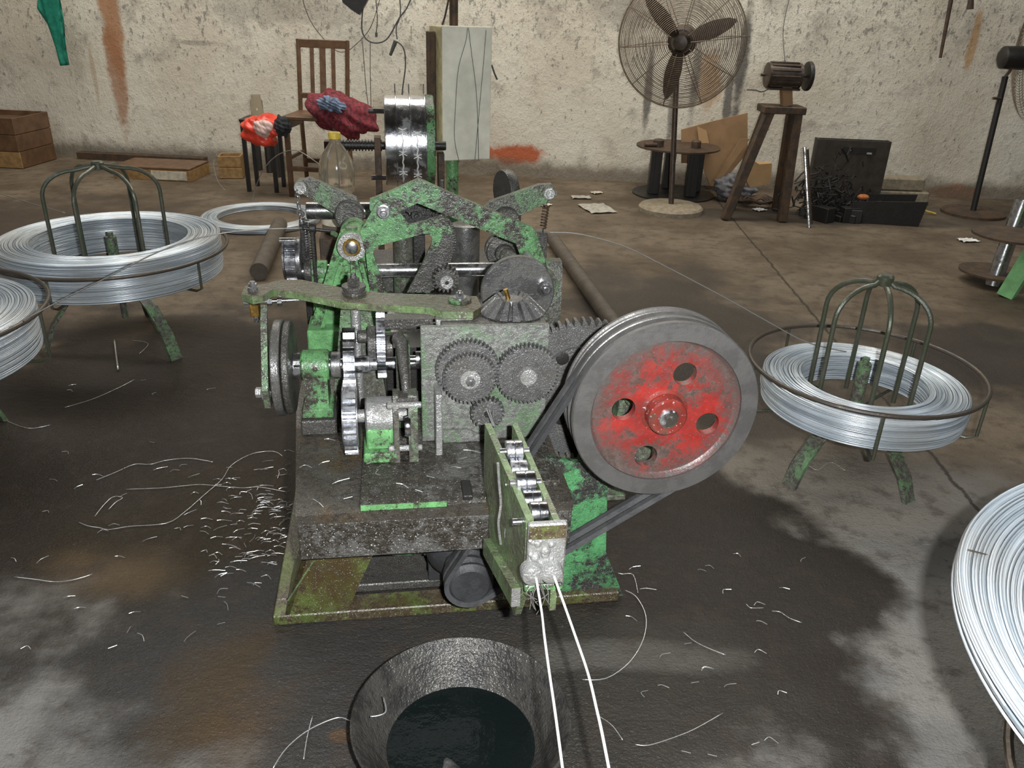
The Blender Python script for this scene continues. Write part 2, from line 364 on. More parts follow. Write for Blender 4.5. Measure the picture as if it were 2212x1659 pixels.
def tag(o, label, cat, group=None):
    o['label'] = label; o['category'] = cat
    if group: o['group'] = group
    return o
def struct(name, bm, mat): return obj(name, bm, mat, kind='structure')
def origin(o, p):      # put a mesh object's origin at p without moving it
    p = Vector(p); o.data.transform(Matrix.Translation(-p)); o.location = o.location+p; return o
#@@SETTING
def wally(x): return 7.5-.06*x
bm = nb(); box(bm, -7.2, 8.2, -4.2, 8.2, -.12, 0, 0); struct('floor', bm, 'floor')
bm = nb(); prism(bm, [(-7, wally(-7)), (8, wally(8)), (8, wally(8)+.25), (-7, wally(-7)+.25)], 'z', 0, 4.3); struct('wall_back', bm, 'wall')
bm = nb(); box(bm, -7.25, -7, -4, 8.2, 0, 4.3, 0); struct('wall_left', bm, plain('dull plaster left', (.3, .28, .24), .85))
bm = nb(); box(bm, 8, 8.25, -4, 8.2, 0, 4.3, 0); struct('wall_right', bm, plain('dull plaster right', (.3, .28, .24), .85))
bm = nb(); box(bm, -7.25, 8.25, -4.25, -4, 0, 4.3, 0); struct('wall_front', bm, plain('dull plaster front', (.22, .2, .18), .85))
bm = nb(); box(bm, -7.25, 8.25, -4.25, 8.3, 4.3, 4.45, 0); struct('ceiling', bm, plain('sooty ceiling', (.10, .095, .085), .9))
#@@MACHINE
mach = thing('barbed_wire_machine', 'large oily green barbed wire making machine with gears and red pulley', 'machine', tuple(MO), YA)
def P(name, bm, mat, parent=mach, label=None, ang=35, **k): return obj(name, bm, mat, parent, label, ang, **k)
def bolt(c, r=.012, h=.012, d=(0, -1, 0), parent=mach, mat='shaft', washer=True, name='bolt'):
    bm = nb(); c = Vector(c); dn = Vector(d).normalized()
    if washer: lathe(bm, [(0, r*1.55), (h*.25, r*1.55)], c, d, 20); c = c+dn*h*.25
    hexnut(bm, c, d, r, h); lathe(bm, [(0, r*.5), (h*.35, r*.5)], c+dn*h, d, 12)
    return P(name, bm, mat, parent)
FR = (0, -1, 0)
# --- bed
bm = nb(); prism(bm, [(0, 0), (.62, 0), (.62, 1.5), (-.06, 1.5), (-.045, .5)], 'z', .395, .42)
bed = P('bed_plate', bm, 'bed')
bm = nb(); box(bm, .002, .618, .001, .02, .3, .3945, .002); P('bed_front_plate', bm, 'bedface', bed, 'dusty vertical front face of the bed')
bm = nb(); prism(bm, [(.002, .02), (.02, .02), (-.03, .5), (-.04, 1.48), (-.058, 1.48), (-.043, .5)], 'z', .3, .3945); box(bm, .6, .618, .02, 1.48, .3, .3945); box(bm, -.04, .6, 1.46, 1.49, .3, .3945)
P('bed_side_rail', bm, 'black', bed)
a = Zl(778, 1092, .434); b = Zl(785, 1010, .434)
bm = nb(); prism(bm, [(a.x, a.y), (.42, a.y+.006), (.42, .02+.05), (.6, .07), (.6, .62), (b.x, .62)], 'z', .4205, .4345); mp = P('mounting_plate', bm, 'bedface')
bm = nb(); box(bm, a.x+.001, .33, a.y-.0025, a.y, .421, .434, 0); P('plate_edge', bm, 'green_clean', mp, 'bright green front edge of the plate')
p = Zl(1008, 1062, .436); bm = nb(); box(bm, p.x-.011, p.x+.011, p.y-.035, p.y+.035, .435, .447, .002, Matrix.Rotation(0, 4, 'Z')); P('key_block', bm, 'black', label='small black key lying on the plate')
p = Zl(810, 1061, .436); bolt((p.x, p.y, .435), .009, .006, (0, 0, 1), mat='grime')
bm = nb(); box(bm, .06, .6, .7, 1.45, .4205, .426, .002); P('rear_deck', bm, 'steel', label='smooth bright steel deck at the rear')
# --- base frame and legs
bm = nb(); box(bm, -.10, .80, .135, .20, .0, .03, .003); box(bm, -.10, -.02, .2, 1.45, 0, .03, .003); box(bm, .72, .80, .2, 1.45, 0, .03); box(bm, -.1, .8, 1.38, 1.45, 0, .03)
base = P('base_frame', bm, 'green_olive')
bm = nb(); box(bm, .06, .62, .205, .25, .03, .055, .003); box(bm, .06, .62, .3, .33, .0, .08, .003); P('cross_member', bm, 'grime', base)
bm = nb(); box(bm, .12, .27, .32, .335, .215, .25, .002); P('cross_bar', bm, 'teal', base, 'pale turquoise crossbar under the bed')
bm = nb(); box(bm, .20, .30, .27, .285, .09, .105, .002); P('cross_bar', bm, 'green', base)
def leg(pb, pt, v0, v1, zt, side=1):
    bm = nb(); prism(bm, [(pb[0], .03), (pb[1], .03), (pt[1], zt), (pt[0], zt)], 'y', v0, v0+.012)
    A = [bm.verts.new(q) for q in ((pb[0], v0, .03), (pt[0], v0, zt), (pt[0], v1, zt), (pb[0]-.0, v1, .03))]
    B = [bm.verts.new(q.co+Vector((.012, 0, 0))) for q in A]
    bm.faces.new(A); bm.faces.new(B[::-1])
    for i in range(4): bm.faces.new((A[i], A[(i+1) % 4], B[(i+1) % 4], B[i]))
    return bm
lg = P('leg', leg((-.07, .085), (.02, .20), .138, .30, .305), 'green_olive')
bm = nb(); pa = V(677, 1215, .13); pb = V(622, 1300, .13); tube(bm, [(pa.x, .136, pa.z), (pb.x, .136, pb.z)], .0025, 6); P('weld_seam', bm, 'green_brush', lg)
P('leg', leg((-.07, .085), (.0, .15), 1.30, 1.44, .305), 'green_olive')
bm = leg((.66, .80), (.5, .6), 1.30, 1.44, .305); P('leg', bm, 'green_olive')
# --- green pulley stand right
pts = VP([(1178, 985), (1312, 1008), (1308, 1190), (1348, 1292), (1228, 1302)], .16)+[(.60, .03)]
bm = nb(); prism(bm, pts, 'y', .155, .17); st = P('pulley_stand', bm, 'green_chip', label='speckled bright green stand under the red pulley')
x1 = pts[1][0]
bm = nb(); box(bm, x1-.012, x1-.001, .171, .5, .05, pts[1][1]-.005); box(bm, .60, .80, .171, .45, .03, .05, .004); box(bm, .66, .80, .17, .33, .30, .315); P('stand_web', bm, 'green_dirty', st)
bm = nb(); cyl(bm, (.81, .16, .61), (.81, .45, .61), .045, ch=.004); prism(bm, [(.755, .315), (.865, .40), (.855, .60), (.765, .60)], 'y', .19, .30); P('pulley_bearing', bm, 'green_dirty', st)
# --- motor and pulley
mc = V(1015, 1262, .03); mc = Vector((mc.x, 0, mc.z))
bm = nb(); lathe(bm, [(0, .045), (.008, .052), (.012, .058), (.02, .058), (.03, .050), (.04, .058), (.05, .058), (.06, .050), (.07, .058), (.08, .058)], (mc.x, .02, mc.z), (0, 1, 0), 40)
P('motor_pulley', bm, 'motor')
bm = nb(); mm = Vector((mc.x-.012, 0, mc.z+.012)); lathe(bm, [(0, .03), (.02, .07), (.04, .085), (.06, .09), (.3, .09), (.32, .08)], (mm.x, .11, mm.z), (0, 1, 0), 40)
for k in range(20):
    a = 2*pi*k/20; r = .093; cyl(bm, (mm.x+r*cos(a), .18, mm.z+r*sin(a)), (mm.x+r*cos(a), .4, mm.z+r*sin(a)), .004, seg=6)
box(bm, mm.x-.08, mm.x+.08, .2, .38, .0565, mm.z-.07); cyl(bm, (mc.x, .1, mc.z), (mc.x, .13, mc.z), .014)
P('motor', bm, 'motor', label='dark ribbed electric motor under the bed')
# --- red pulley
pc = V(1440, 893, 0); PR = .213; px, pz = pc.x, pc.z
hub = V(1447, 912, -.02); hx, hz = (hub.x+px)/2, (hub.z+pz)/2
bm = nb(); prof = [(0, .172), (0, PR-.003), (.004, PR), (.016, PR), (.024, PR-.017), (.034, PR-.017), (.042, PR), (.050, PR), (.058, PR-.017), (.068, PR-.017), (.076, PR), (.082, PR), (.088, PR-.012), (.094, PR), (.102, PR), (.102, .180), (.05, .176), (.002, .172)]
x, y, d = frame((0, 1, 0)); lathe(bm, prof, (px, 0, pz), (0, 1, 0), 96, caps=False)
pul = P('belt_pulley', bm, 'rim', label='large belt pulley with dull grey rim', ang=25)
hl = [V(q[0], q[1], .02) for q in ((1480, 808), (1347, 884), (1528, 915), (1395, 985))]
bm = nb(); prism(bm, circ(px, pz, .1765, 72), 'y', .020, .040, [circ(h.x, h.z, .027, 24) for h in hl])
lathe(bm, [(0, .176), (.012, .168), (.018, .160), (.020, .150)], (px, .004, pz), (0, 1, 0), 72, caps=False)
P('pulley_web', bm, 'red', pul, 'worn red pulley web with four round holes')
bm = nb(); lathe(bm, [(0, .040), (.004, .044), (.03, .046), (.035, .060)], (hx, -.013, hz), (0, 1, 0), 48); P('pulley_hub', bm, paint('rubbed red hub', (.26, .035, .025), grime=(.12, .06, .045), amount=.45, rough=.3, fine=120, bs=.1), pul)
bm = nb(); lathe(bm, [(0, .019), (.003, .022), (.5, .022)], (hx, -.021, hz), (0, 1, 0), 32); P('pulley_shaft', bm, 'steel', pul, 'bright turned shaft end')
# belts
def belt(v, r1, r2, wv=.014, th=.009):
    c1 = Vector((px, pz)); c2 = Vector((mc.x, mc.z)); dv = c2-c1; D = dv.length; th0 = atan2(dv.y, dv.x); al = math.acos((r1-r2)/D); pts = []
    n = 48
    for i in range(n+1):
        a = th0+al+(2*pi-2*al)*i/n; pts.append(c1+Vector((cos(a), sin(a)))*r1)
    for i in range(17):
        a = th0-al+2*al*i/16; pts.append(c2+Vector((cos(a), sin(a)))*r2)
    bm = nb(); N = len(pts); ring = []
    for i in range(N):
        t = (pts[(i+1) % N]-pts[i-1]).normalized(); nn = Vector((t.y, -t.x))
        if nn.dot(pts[i]-(c1 if i <= n else c2)) < 0: nn = -nn
        q = []
        for dv_, dn in ((-wv*.36, -th*.6), (wv*.36, -th*.6), (wv*.5, th*.4), (-wv*.5, th*.4)):
            r = pts[i]+nn*dn; q.append(bm.verts.new((r.x, v+dv_, r.y)))
        ring.append(q)
    for i in range(N):
        for k in range(4): bm.faces.new((ring[i][k], ring[i][(k+1) % 4], ring[(i+1) % N][(k+1) % 4], ring[(i+1) % N][k]))
    return bm
for v in (.029, .063): P('drive_belt', belt(v, PR-.006, .058, .019, .012), 'rubber')
# --- gearbox plate
g0 = V(908, 708, .28); g1 = V(1188, 703, .28)
bm = nb(); box(bm, g0.x, g1.x, .28, .298, .435, g0.z, .002); gp = P('gear_plate', bm, 'green_plate', label='upright green plate coated with metal dust')
bm = nb(); box(bm, g0.x+.05, g1.x-.002, .2985, .43, .655, g0.z-.003, .003); box(bm, g0.x+.05, g1.x, .43, .445, .435, .7, .002); P('gearbox_top', bm, 'grime', gp)
sp0 = V(943, 1028, .2)
bm = nb(); box(bm, .318, .334, .205, .279, .435, .60, .002); P('stiffener', bm, 'silver', gp, 'pale vertical stiffener bar'); 
bm = nb(); prism(bm, [(.34, .47), (.40, .47), (.47, .435), (.34, .435)], 'y', .27, .279); P('weld_pad', bm, 'green_plate', gp)
def frontgear(x, y, v, R, n, w, mat, h=.007, ph=0):
    c = V(x, y, v); bm = nb(); gear(bm, (c.x, v, c.z), (0, 1, 0), R, n, w, h, ph); return P('gear', bm, mat), c
ga, c = frontgear(1010, 797, .262, .078, 44, .02, 'gear')
gb, c = frontgear(1015, 816, .238, .066, 40, .018, 'gear', ph=.05)
bm = nb(); lathe(bm, [(0, .024), (.004, .024)], (c.x, .229, c.z), FR, 32); lathe(bm, [(.004, .016), (.008, .016)], (c.x, .229, c.z), FR, 24); P('washer', bm, 'silver', gb)
bolt((c.x, .223, c.z), .012, .014, parent=gb, washer=False, mat='shaft')
gc, c = frontgear(1138, 806, .255, .078, 46, .022, 'gear')
bm = nb()
for k, (r, t) in enumerate(((.038, .003), (.034, .006), (.030, .009))): lathe(bm, [(0, r), (t, r-.001)], (c.x, .2435, c.z), FR, 40)
P('gear_hub', bm, 'gear', gc)
bm = nb(); lathe(bm, [(0, .0215), (.010, .0215), (.012, .019)], (c.x, .236, c.z), FR, 32); box(bm, c.x-.005, c.x+.003, .226, .236, c.z-.026, c.z-.018); P('shaft_end', bm, 'silver', gc, 'pale shaft end with keyway')
gd, c = frontgear(1053, 890, .245, .042, 22, .02, 'gear_dark', h=.008)
bm = nb(); lathe(bm, [(0, .0095), (.002, .0095)], (c.x, .2348, c.z), FR, 20); P('bore', bm, 'black', gd)
bm = nb(); cyl(bm, (c.x-.003, .236, c.z+.012), (c.x+.006, .18, c.z-.004), .0018, seg=6); cyl(bm, (c.x+.003, .236, c.z+.010), (c.x+.009, .18, c.z-.006), .0018, seg=6); P('feed_wire', bm, 'wire', gd)
# large rear gear
c = Vector((.700, .345, .535)); bm = nb(); gear(bm, c, (0, 1, 0), .198, 60, .03, .015)
gg = P('gear', bm, 'gear_dark', label='large dark spur gear behind the red pulley')
bm = nb(); lathe(bm, [(0, .13), (.008, .128)], (c.x, .33, c.z), FR, 64); lathe(bm, [(0, .05), (.03, .048)], (c.x, .33, c.z), FR, 40); P('gear_web', bm, 'gear_dark', gg)
for q in ((1215, 775), (1212, 905), (1157, 895)):
    h = V(q[0], q[1], .32); bm = nb(); lathe(bm, [(0, .017), (.002, .0175), (.003, .014)], (h.x, .3222, h.z), FR, 24); P('hole', bm, 'black', gg)
# bevel gear behind the plate top and crank disc
bc = V(1108, 700, .36); bm = nb(); n = 16
x, y, d = frame((0, 0, 1))
lathe(bm, [(0, .070), (.018, .05), (.024, .03), (.034, .026)], (bc.x, .385, .742), (0, 0, 1), 32)
for i in range(n):
    a = 2*pi*i/n; ca, sa = cos(a), sin(a); ra, rb = .084, .044; za, zb = .745, .782; wa, wb = .010, .0045
    vs_ = []
    for r, z, wd in ((ra, za, wa), (rb, zb, wb)):
        for s in (-1, 1): vs_.append(bm.verts.new((bc.x+r*ca-s*wd*sa, .385+r*sa+s*wd*ca, z)))
        for s in (-1, 1): vs_.append(bm.verts.new((bc.x+(r-.02)*ca-s*wd*1.1*sa, .385+(r-.02)*sa+s*wd*1.1*ca, z-.014)))
    q = vs_
    for f in ((0, 1, 5, 4), (0, 4, 6, 2), (1, 3, 7, 5), (0, 2, 3, 1), (4, 5, 7, 6)): bm.faces.new([q[k] for k in f])
bv = P('bevel_gear', bm, 'gear')
bm = nb(); cyl(bm, (bc.x-.01, .385, .775), (bc.x-.018, .385, .80), .006); P('oil_nipple', bm, 'brass', bv, 'small brass oil nipple')
dv = .60; dc = V(1119, 633, dv); DR = (V(1198, 640, dv).x-V(1040, 640, dv).x)/2
bm = nb(); lathe(bm, [(0, DR-.004), (.004, DR), (.022, DR), (.026, DR-.003)], (dc.x, dv, dc.z), (0, 1, 0), 72); cd = P('crank_disc', bm, 'disc')
bm = nb(); lathe(bm, [(0, .024), (.012, .02), (.03, .018)], (dc.x-.012, dv, dc.z-.012), FR, 24); h = V(1155, 640, dv)
box(bm, h.x-.018, h.x+.018, dv-.004, dv, h.z-.006, h.z+.006, .003, None); P('disc_hub', bm, 'disc', cd)
cp = V(1178, 623, dv-.02); bm = nb(); cyl(bm, (cp.x, dv+.3, cp.z), (cp.x, dv-.004, cp.z), .015); cyl(bm, (cp.x, dv, cp.z), (cp.x, dv-.015, cp.z), .021); P('crank_pin', bm, 'shaft', cd)
bolt((cp.x, dv-.015, cp.z), .014, .014, parent=cd)
# --- flat rocking lever
ZL = .76
fr = [(522, 634), (545, 642), (568, 638), (590, 625), (640, 631), (740, 652), (830, 658), (925, 663), (955, 672), (1022, 674)]
bk = [(1040, 662), (1030, 640), (930, 636), (830, 633), (760, 625), (650, 604), (605, 604), (570, 614), (530, 617)]
bm = nb(); prism(bm, [(q.x, q.y) for q in (Zl(a, b, ZL) for a, b in fr+bk)], 'z', ZL-.018, ZL); lev = P('rocking_lever', bm, 'lever_top', label='long flat lever with dark oily top across the machine')
fq = [Zl(a, b, ZL) for a, b in fr]
bm = nb(); prism(bm, [(q.x, q.y-.0005) for q in fq]+[(q.x, q.y-.0025) for q in fq[::-1]], 'z', ZL-.018, ZL-.0005); P('lever_edge', bm, 'green_brush', lev, 'green front edge of the lever')
a = Zl(940, 668, ZL); b = Zl(1022, 674, ZL); bm = nb(); box(bm, a.x, b.x, b.y-.003, b.y+.05, ZL-.034, ZL-.0185, .002); P('lever_pad', bm, 'silver', lev)
bm = nb(); p = Zl(765, 632, ZL)
lathe(bm, [(0, .031), (.006, .031), (.007, .028), (.013, .029), (.014, .031), (.02, .031), (.022, .025)], (p.x, p.y, ZL), (0, 0, 1), 32); hexnut(bm, Vector((p.x, p.y, ZL+.022)), (0, 0, 1), .017, .018)
cyl(bm, (p.x, p.y, ZL+.04), (p.x, p.y, ZL+.052), .009, .006); P('pivot_bolt', bm, 'grime', lev)
pv = p
bm = nb(); p = Zl(993, 650, ZL); lathe(bm, [(0, .029), (.006, .03), (.008, .028)], (p.x, p.y, ZL), (0, 0, 1), 32); P('washer', bm, 'green', lev)
bolt((p.x, p.y, ZL+.008), .011, .012, (0, 0, 1), lev)
bm = nb(); p = Zl(547, 628, ZL); cyl(bm, (p.x, p.y, ZL-.085), (p.x, p.y, ZL+.025), .007); hexnut(bm, Vector((p.x, p.y, ZL)), (0, 0, 1), .014, .012); hexnut(bm, Vector((p.x, p.y, ZL+.012)), (0, 0, 1), .012, .009)
hexnut(bm, Vector((p.x, p.y, ZL-.032)), (0, 0, 1), .014, .013); hexnut(bm, Vector((p.x, p.y, ZL-.078)), (0, 0, 1), .011, .01); cyl(bm, (p.x-.03, p.y+.01, ZL-.035), (p.x+.16, p.y+.03, ZL-.035), .005); 
for dx in (-.028, .03, .055): cyl(bm, (p.x+dx, p.y+.01, ZL-.035), (p.x+dx+.012, p.y+.011, ZL-.035), .011, seg=6)
P('adjusting_bolt', bm, 'shaft', lev)
bm = nb(); box(bm, p.x-.012, p.x+.012, p.y-.012, p.y+.012, ZL-.068, ZL-.034, .002); P('spacer_block', bm, 'brass', lev, 'brown brass square spacer')
# column under the pivot
bm = nb(); cyl(bm, (pv.x, pv.y+.01, .43), (pv.x, pv.y+.01, ZL-.0185), .013); pcx = P('pivot_column', bm, 'silver')
bm = nb(); prism(bm, [(pv.x-.075, .42), (pv.x+.075, .42), (pv.x+.035, ZL-.03), (pv.x-.035, ZL-.03)], 'y', pv.y+.0235, pv.y+.045); box(bm, pv.x-.09, pv.x+.09, pv.y+.0, pv.y+.08, .4205, .44); P('column_web', bm, 'green_dirty', pcx)
# --- left shaft group
SV = .42; sz = V(760, 787, SV).z
def U(x, y, v=SV): return V(x, y, v).x
def xc(bm, u0, u1, v, z, r, ch=.002, seg=32): return lathe(bm, [(0, r-ch), (ch, r), (u1-u0-ch, r), (u1-u0, r-ch)], (u0, v, z), (1, 0, 0), seg)
bm = nb(); xc(bm, U(600, 787), .29, SV, sz, .017); s1 = P('cam_shaft', bm, 'steel', label='bright cross shaft on the left')
bm = nb(); xc(bm, U(597, 790), U(616, 790), SV, sz-.004, .123, .003, 64); wh = P('flywheel', bm, 'disc', label='large flat disc at the left shaft end')
bm = nb(); xc(bm, U(619, 790), U(634, 790), SV, sz-.004, .119, .003, 64); P('backing_disc', bm, 'grime', wh)
bm = nb(); q0 = U(576, 800); prism(bm, [(SV+.016, sz+.16), (SV-.012, sz+.13), (SV-.10, sz-.02), (SV-.085, sz-.075), (SV-.05, sz-.078), (SV-.04, sz-.02)], 'x', q0, q0+.015); ca = P('crank_arm', bm, 'green_dirty', wh)
pp = V(575, 822, SV-.065); bm = nb(); xc(bm, pp.x-.015, U(600, 800), SV-.065, sz-.04, .012); xc(bm, pp.x-.012, pp.x-.0, SV-.065, sz-.04, .022); hexnut(bm, Vector((pp.x-.015, SV-.065, sz-.04)), (-1, 0, 0), .013, .014); P('crank_pin', bm, 'silver', wh)
bm = nb(); xc(bm, U(634, 790), U(652, 790), SV, sz, .034); cyl(bm, (U(636, 770), SV-.03, sz+.02), (U(650, 770), SV-.03, sz+.02), .01, seg=6); P('shaft_collar', bm, 'shaft', s1)
b0, b1 = U(652, 790), U(712, 790)
bm = nb(); xc(bm, b0, b1, SV, sz, .041, .004); prism(bm, [(SV-.042, .49), (SV+.045, .49), (SV+.034, sz), (SV-.034, sz)], 'x', b0+.005, b1-.005); box(bm, b0-.005, b1+.005, SV-.048, SV+.065, .463, .49, .004)
P('bearing_block', bm, 'green', label='green cast bearing block on the left')
bm = nb(); box(bm, b0-.008, b1+.012, SV-.06, SV+.2, .4205, .4625, .004); P('bearing_riser', bm, 'grime')
bm = nb(); xc(bm, U(716, 790), U(737, 790), SV, sz, .034); P('shaft_collar', bm, 'shaft', s1)
g2v = .25; g2z = V(820, 897, g2v).z; gu = U(757, 870, g2v); gr = g2z-.437
bm = nb(); gear(bm, (gu, g2v, g2z), (1, 0, 0), gr, 34, .030, .013, 0, 0, .19); bg = P('spur_gear', bm, 'steel', label='large bright spur gear seen edge on')
bm = nb(); xc(bm, gu-.018, gu-.0155, g2v, g2z, gr-.012, .0005, 48); xc(bm, gu+.0155, gu+.018, g2v, g2z, gr-.012, .0005, 48); P('gear_cheek', bm, 'shaft', bg)
dd = hypot(SV-g2v, sz-g2z); bm = nb(); gear(bm, (gu-.004, SV, sz), (1, 0, 0), dd-gr+.008, 18, .028, .012, 0, 0, .19); P('spur_gear', bm, 'steel')
bm = nb(); xc(bm, U(768, 787), U(800, 787), SV, sz, .022); P('sleeve', bm, 'steel', s1)
u3 = U(824, 765); z3 = V(824, 765, SV).z
bm = nb(); gear(bm, (u3, SV+.05, z3+.005), (1, 0, 0), .088, 44, .022, .008, 0, 0, .2); fg = P('fine_gear', bm, 'steel', label='fine toothed gear seen edge on')
bm = nb(); xc(bm, u3-.035, u3-.012, SV+.05, z3+.005, .05); xc(bm, u3-.06, u3-.035, SV+.05, z3+.03, .017); xc(bm, u3+.012, u3+.03, SV+.05, z3, .03); P('gear_boss', bm, 'grime', fg)
bm = nb(); xc(bm, U(790, 900, g2v), U(852, 900, g2v), g2v, g2z, .046, .004); xc(bm, gu-.02, .275, g2v, g2z, .016)
P('lower_shaft', bm, 'silver')
bm = nb(); box(bm, U(793, 940, g2v), U(850, 940, g2v), g2v-.05, g2v+.05, .462, .515, .004); box(bm, U(786, 940, g2v), U(858, 940, g2v), g2v-.07, g2v+.07, .4355, .4625, .004)
P('bearing_block', bm, 'green_clean', label='bright green bearing block in the middle')
# fork lever assembly
ua, ub = U(855, 900, .24), U(892, 900, .24)
def lever_plate(u, w, zt, v0): 
    bm = nb(); prism(bm, [(v0-.05, .436), (v0+.05, .436), (v0+.045, zt-.03), (v0+.02, zt), (v0-.02, zt), (v0-.045, zt-.03)], 'x', u, u+w); return bm
fk = P('fork_plate', lever_plate(ua-.006, .013, .60, .23), 'green_dirty'); P('fork_plate', lever_plate(ub-.012, .022, .60, .23), 'green_dirty')
bm = nb(); lathe(bm, [(0, .02), (.012, .02)], (U(898, 775, .36), .36, V(898, 775, .36).z), (1, 0, 0), 24); lathe(bm, [(0, .009), (.05, .009)], (U(898, 775, .36)-.04, .36, V(898, 775, .36).z), (1, 0, 0), 16)
P('cam_roller', bm, 'steel')
bm = nb(); lathe(bm, [(0, .024), (.008, .026), (.014, .024)], (U(874, 915, .18), .175, V(874, 920, .175).z), (1, 0, 0), 24); P('cam_roller', bm, 'steel')
a = V(868, 745, .33); b = V(876, 838, .25)
bm = nb(); tube(bm, [(a.x-.012, .36, a.z+.0), (a.x-.008, .34, a.z+.012), (a.x, .33, a.z+.005), (b.x, .25, b.z), (b.x+.003, .23, b.z-.03)], [.012, .017, .016, .010, .010], 12); P('push_rod', bm, 'grime')
bm = nb(); box(bm, a.x-.016, a.x+.02, .345, .42, .4355, a.z-.005, .006); P('rod_guide', bm, 'green_dirty')
bm = nb(); c = V(876, 860, .23); box(bm, c.x-.022, c.x+.03, .20, .25, c.z-.008, c.z+.012, .003); P('fork_bridge', bm, 'grime')
for v_, z_ in ((.19, .47), (.2, .58)): bm = nb(); xc(bm, ua-.02, ub+.02, v_, z_, .008); P('fork_pin', bm, 'silver')
# slide rail between lever and plate
a = V(822, 672, .52); b = V(940, 690, .52)
bm = nb(); box(bm, a.x, b.x, .48, .53, b.z-.012, b.z+.016, .003); box(bm, b.x-.02, b.x+.004, .46, .50, b.z-.03, b.z+.01, .004); cyl(bm, (a.x+.02, .48, b.z+.005), (a.x+.02, .474, b.z+.005), .007)
P('slide_rail', bm, 'grime')
bm = nb(); box(bm, .20, .30, .50, .62, .436, .60, .003); P('slide_housing', bm, 'black')
# --- bearing casting with brass bush
CV = .93; bcn = V(760, 532, CV)
bm = nb(); 
def Q(x, y, v): p = V(x, y, v); return (p.x, p.z)
prism(bm, [Q(735, 500, CV+.04), Q(790, 500, CV+.04), Q(806, 560, CV+.04), Q(838, 640, CV+.04), Q(836, 700, CV+.04), Q(672, 700, CV+.04), Q(706, 590, CV+.04), Q(724, 530, CV+.04)], 'y', CV+.04, CV+.07)
lathe(bm, [(0, .040), (.004, .044), (.06, .044), (.065, .040), (.15, .038), (.155, .042), (.2, .042)], (bcn.x, CV-.005, bcn.z), (0, 1, 0), 40)
for q, ww in ((698, .012), (768, .014), (815, .014)):
    a = Q(760+(q-760)*.35, 560, CV+.03); b = Q(q, 700, CV+.03)
    prism(bm, [(a[0]-ww/2, a[1]), (a[0]+ww/2, a[1]), (b[0]+ww/2, b[1]), (b[0]-ww/2, b[1])], 'y', CV+.0, CV+.041)
f0 = Q(680, 700, CV+.04); box(bm, f0[0]-.02, f0[0]+.24, CV-.02, CV+.12, .4205, max(.44, f0[1]), .004)
cast = P('bearing_casting', bm, 'green_clean', label='tall bright green casting carrying a brass bush')
bm = nb(); lathe(bm, [(0, .043), (.003, .044), (.006, .044)], (bcn.x, CV-.011, bcn.z), (0, 1, 0), 40); P('bearing_face', bm, 'silver', cast)
bm = nb(); lathe(bm, [(0, .026), (.002, .0275), (.008, .0275)], (bcn.x, CV-.017, bcn.z), (0, 1, 0), 32); P('brass_bush', bm, 'brass', cast)
bm = nb(); lathe(bm, [(0, .0165), (.0015, .019), (.01, .019)], (bcn.x, CV-.0215, bcn.z), (0, 1, 0), 32); P('shaft_end', bm, 'shaft', cast)
bm = nb(); cyl(bm, (bcn.x, CV+.04, bcn.z+.04), (bcn.x, CV+.04, bcn.z+.05), .018); cyl(bm, (bcn.x-.045, CV+.0, bcn.z+.035), (bcn.x-.055, CV-.01, bcn.z+.045), .008, seg=6); P('grease_cap', bm, 'green_dirty', cast)
# --- sector plate
SVv = .895
o_ = [(778, 500), (812, 442), (820, 434), (829, 431), (838, 434), (846, 441), (866, 462), (884, 486), (920, 477), (955, 464), (966, 472), (975, 487), (980, 515), (977, 543), (965, 566), (947, 590), (929, 632), (879, 632), (903, 590), (918, 557), (931, 530), (934, 514), (926, 505), (912, 506), (822, 530), (810, 538), (806, 548), (834, 632), (800, 632), (790, 548)]
bm = nb(); prism(bm, VP(o_, SVv), 'y', SVv, SVv+.014); sec = P('sector_plate', bm, 'green', label='green toothed sector plate with an open window')
bm = nb()
edge = [(958, 468), (970, 480), (978, 500), (981, 520), (978, 543), (968, 564), (952, 584), (941, 606), (931, 628)]
for k in range(8):
    for s in range(4):
        a = edge[k]; b = edge[k+1]; t = (s+.5)/4; e = V(a[0]+(b[0]-a[0])*t, a[1]+(b[1]-a[1])*t, SVv)
        box(bm, e.x-.004, e.x+.008, SVv-.0, SVv+.014, e.z-.0035, e.z+.0035, .001)
P('sector_teeth', bm, 'grime', sec)
bm = nb(); prism(bm, VP([(961, 500), (980, 512), (977, 543), (965, 566), (947, 590), (929, 631), (880, 631), (903, 590), (918, 557), (930, 535), (940, 545)], SVv), 'y', SVv-.0015, SVv-.0002); P('sector_arc', bm, 'grime', sec, 'dark greasy lower arc of the sector')
p = V(828, 457, SVv); bm = nb(); lathe(bm, [(0, .021), (.006, .021), (.007, .017), (.012, .017)], (p.x, SVv, p.z), FR, 28); P('washer', bm, 'shaft', sec)
bolt((p.x, SVv-.012, p.z-.002), .011, .012, parent=sec, washer=False, mat='shaft')
# pinion
pv_ = .86; p = V(963, 605, pv_); bm = nb(); gear(bm, (p.x, pv_+.02, p.z), (0, 1, 0), .042, 18, .03, .010); pn = P('pinion', bm, 'grime', label='small oily pinion meshing with the sector')
bm = nb(); p2 = V(965, 610, pv_-.01); lathe(bm, [(0, .019), (.003, .0215), (.03, .0215)], (p2.x, pv_-.015, p2.z), (0, 1, 0), 32); cyl(bm, (p2.x, pv_, p2.z), (p2.x, pv_+.45, p2.z), .018); P('pinion_hub', bm, 'silver', pn)
bm = nb(); lathe(bm, [(0, .006), (.001, .006)], (p2.x, pv_-.0165, p2.z), (0, 1, 0), 16); P('bore', bm, 'black', pn)
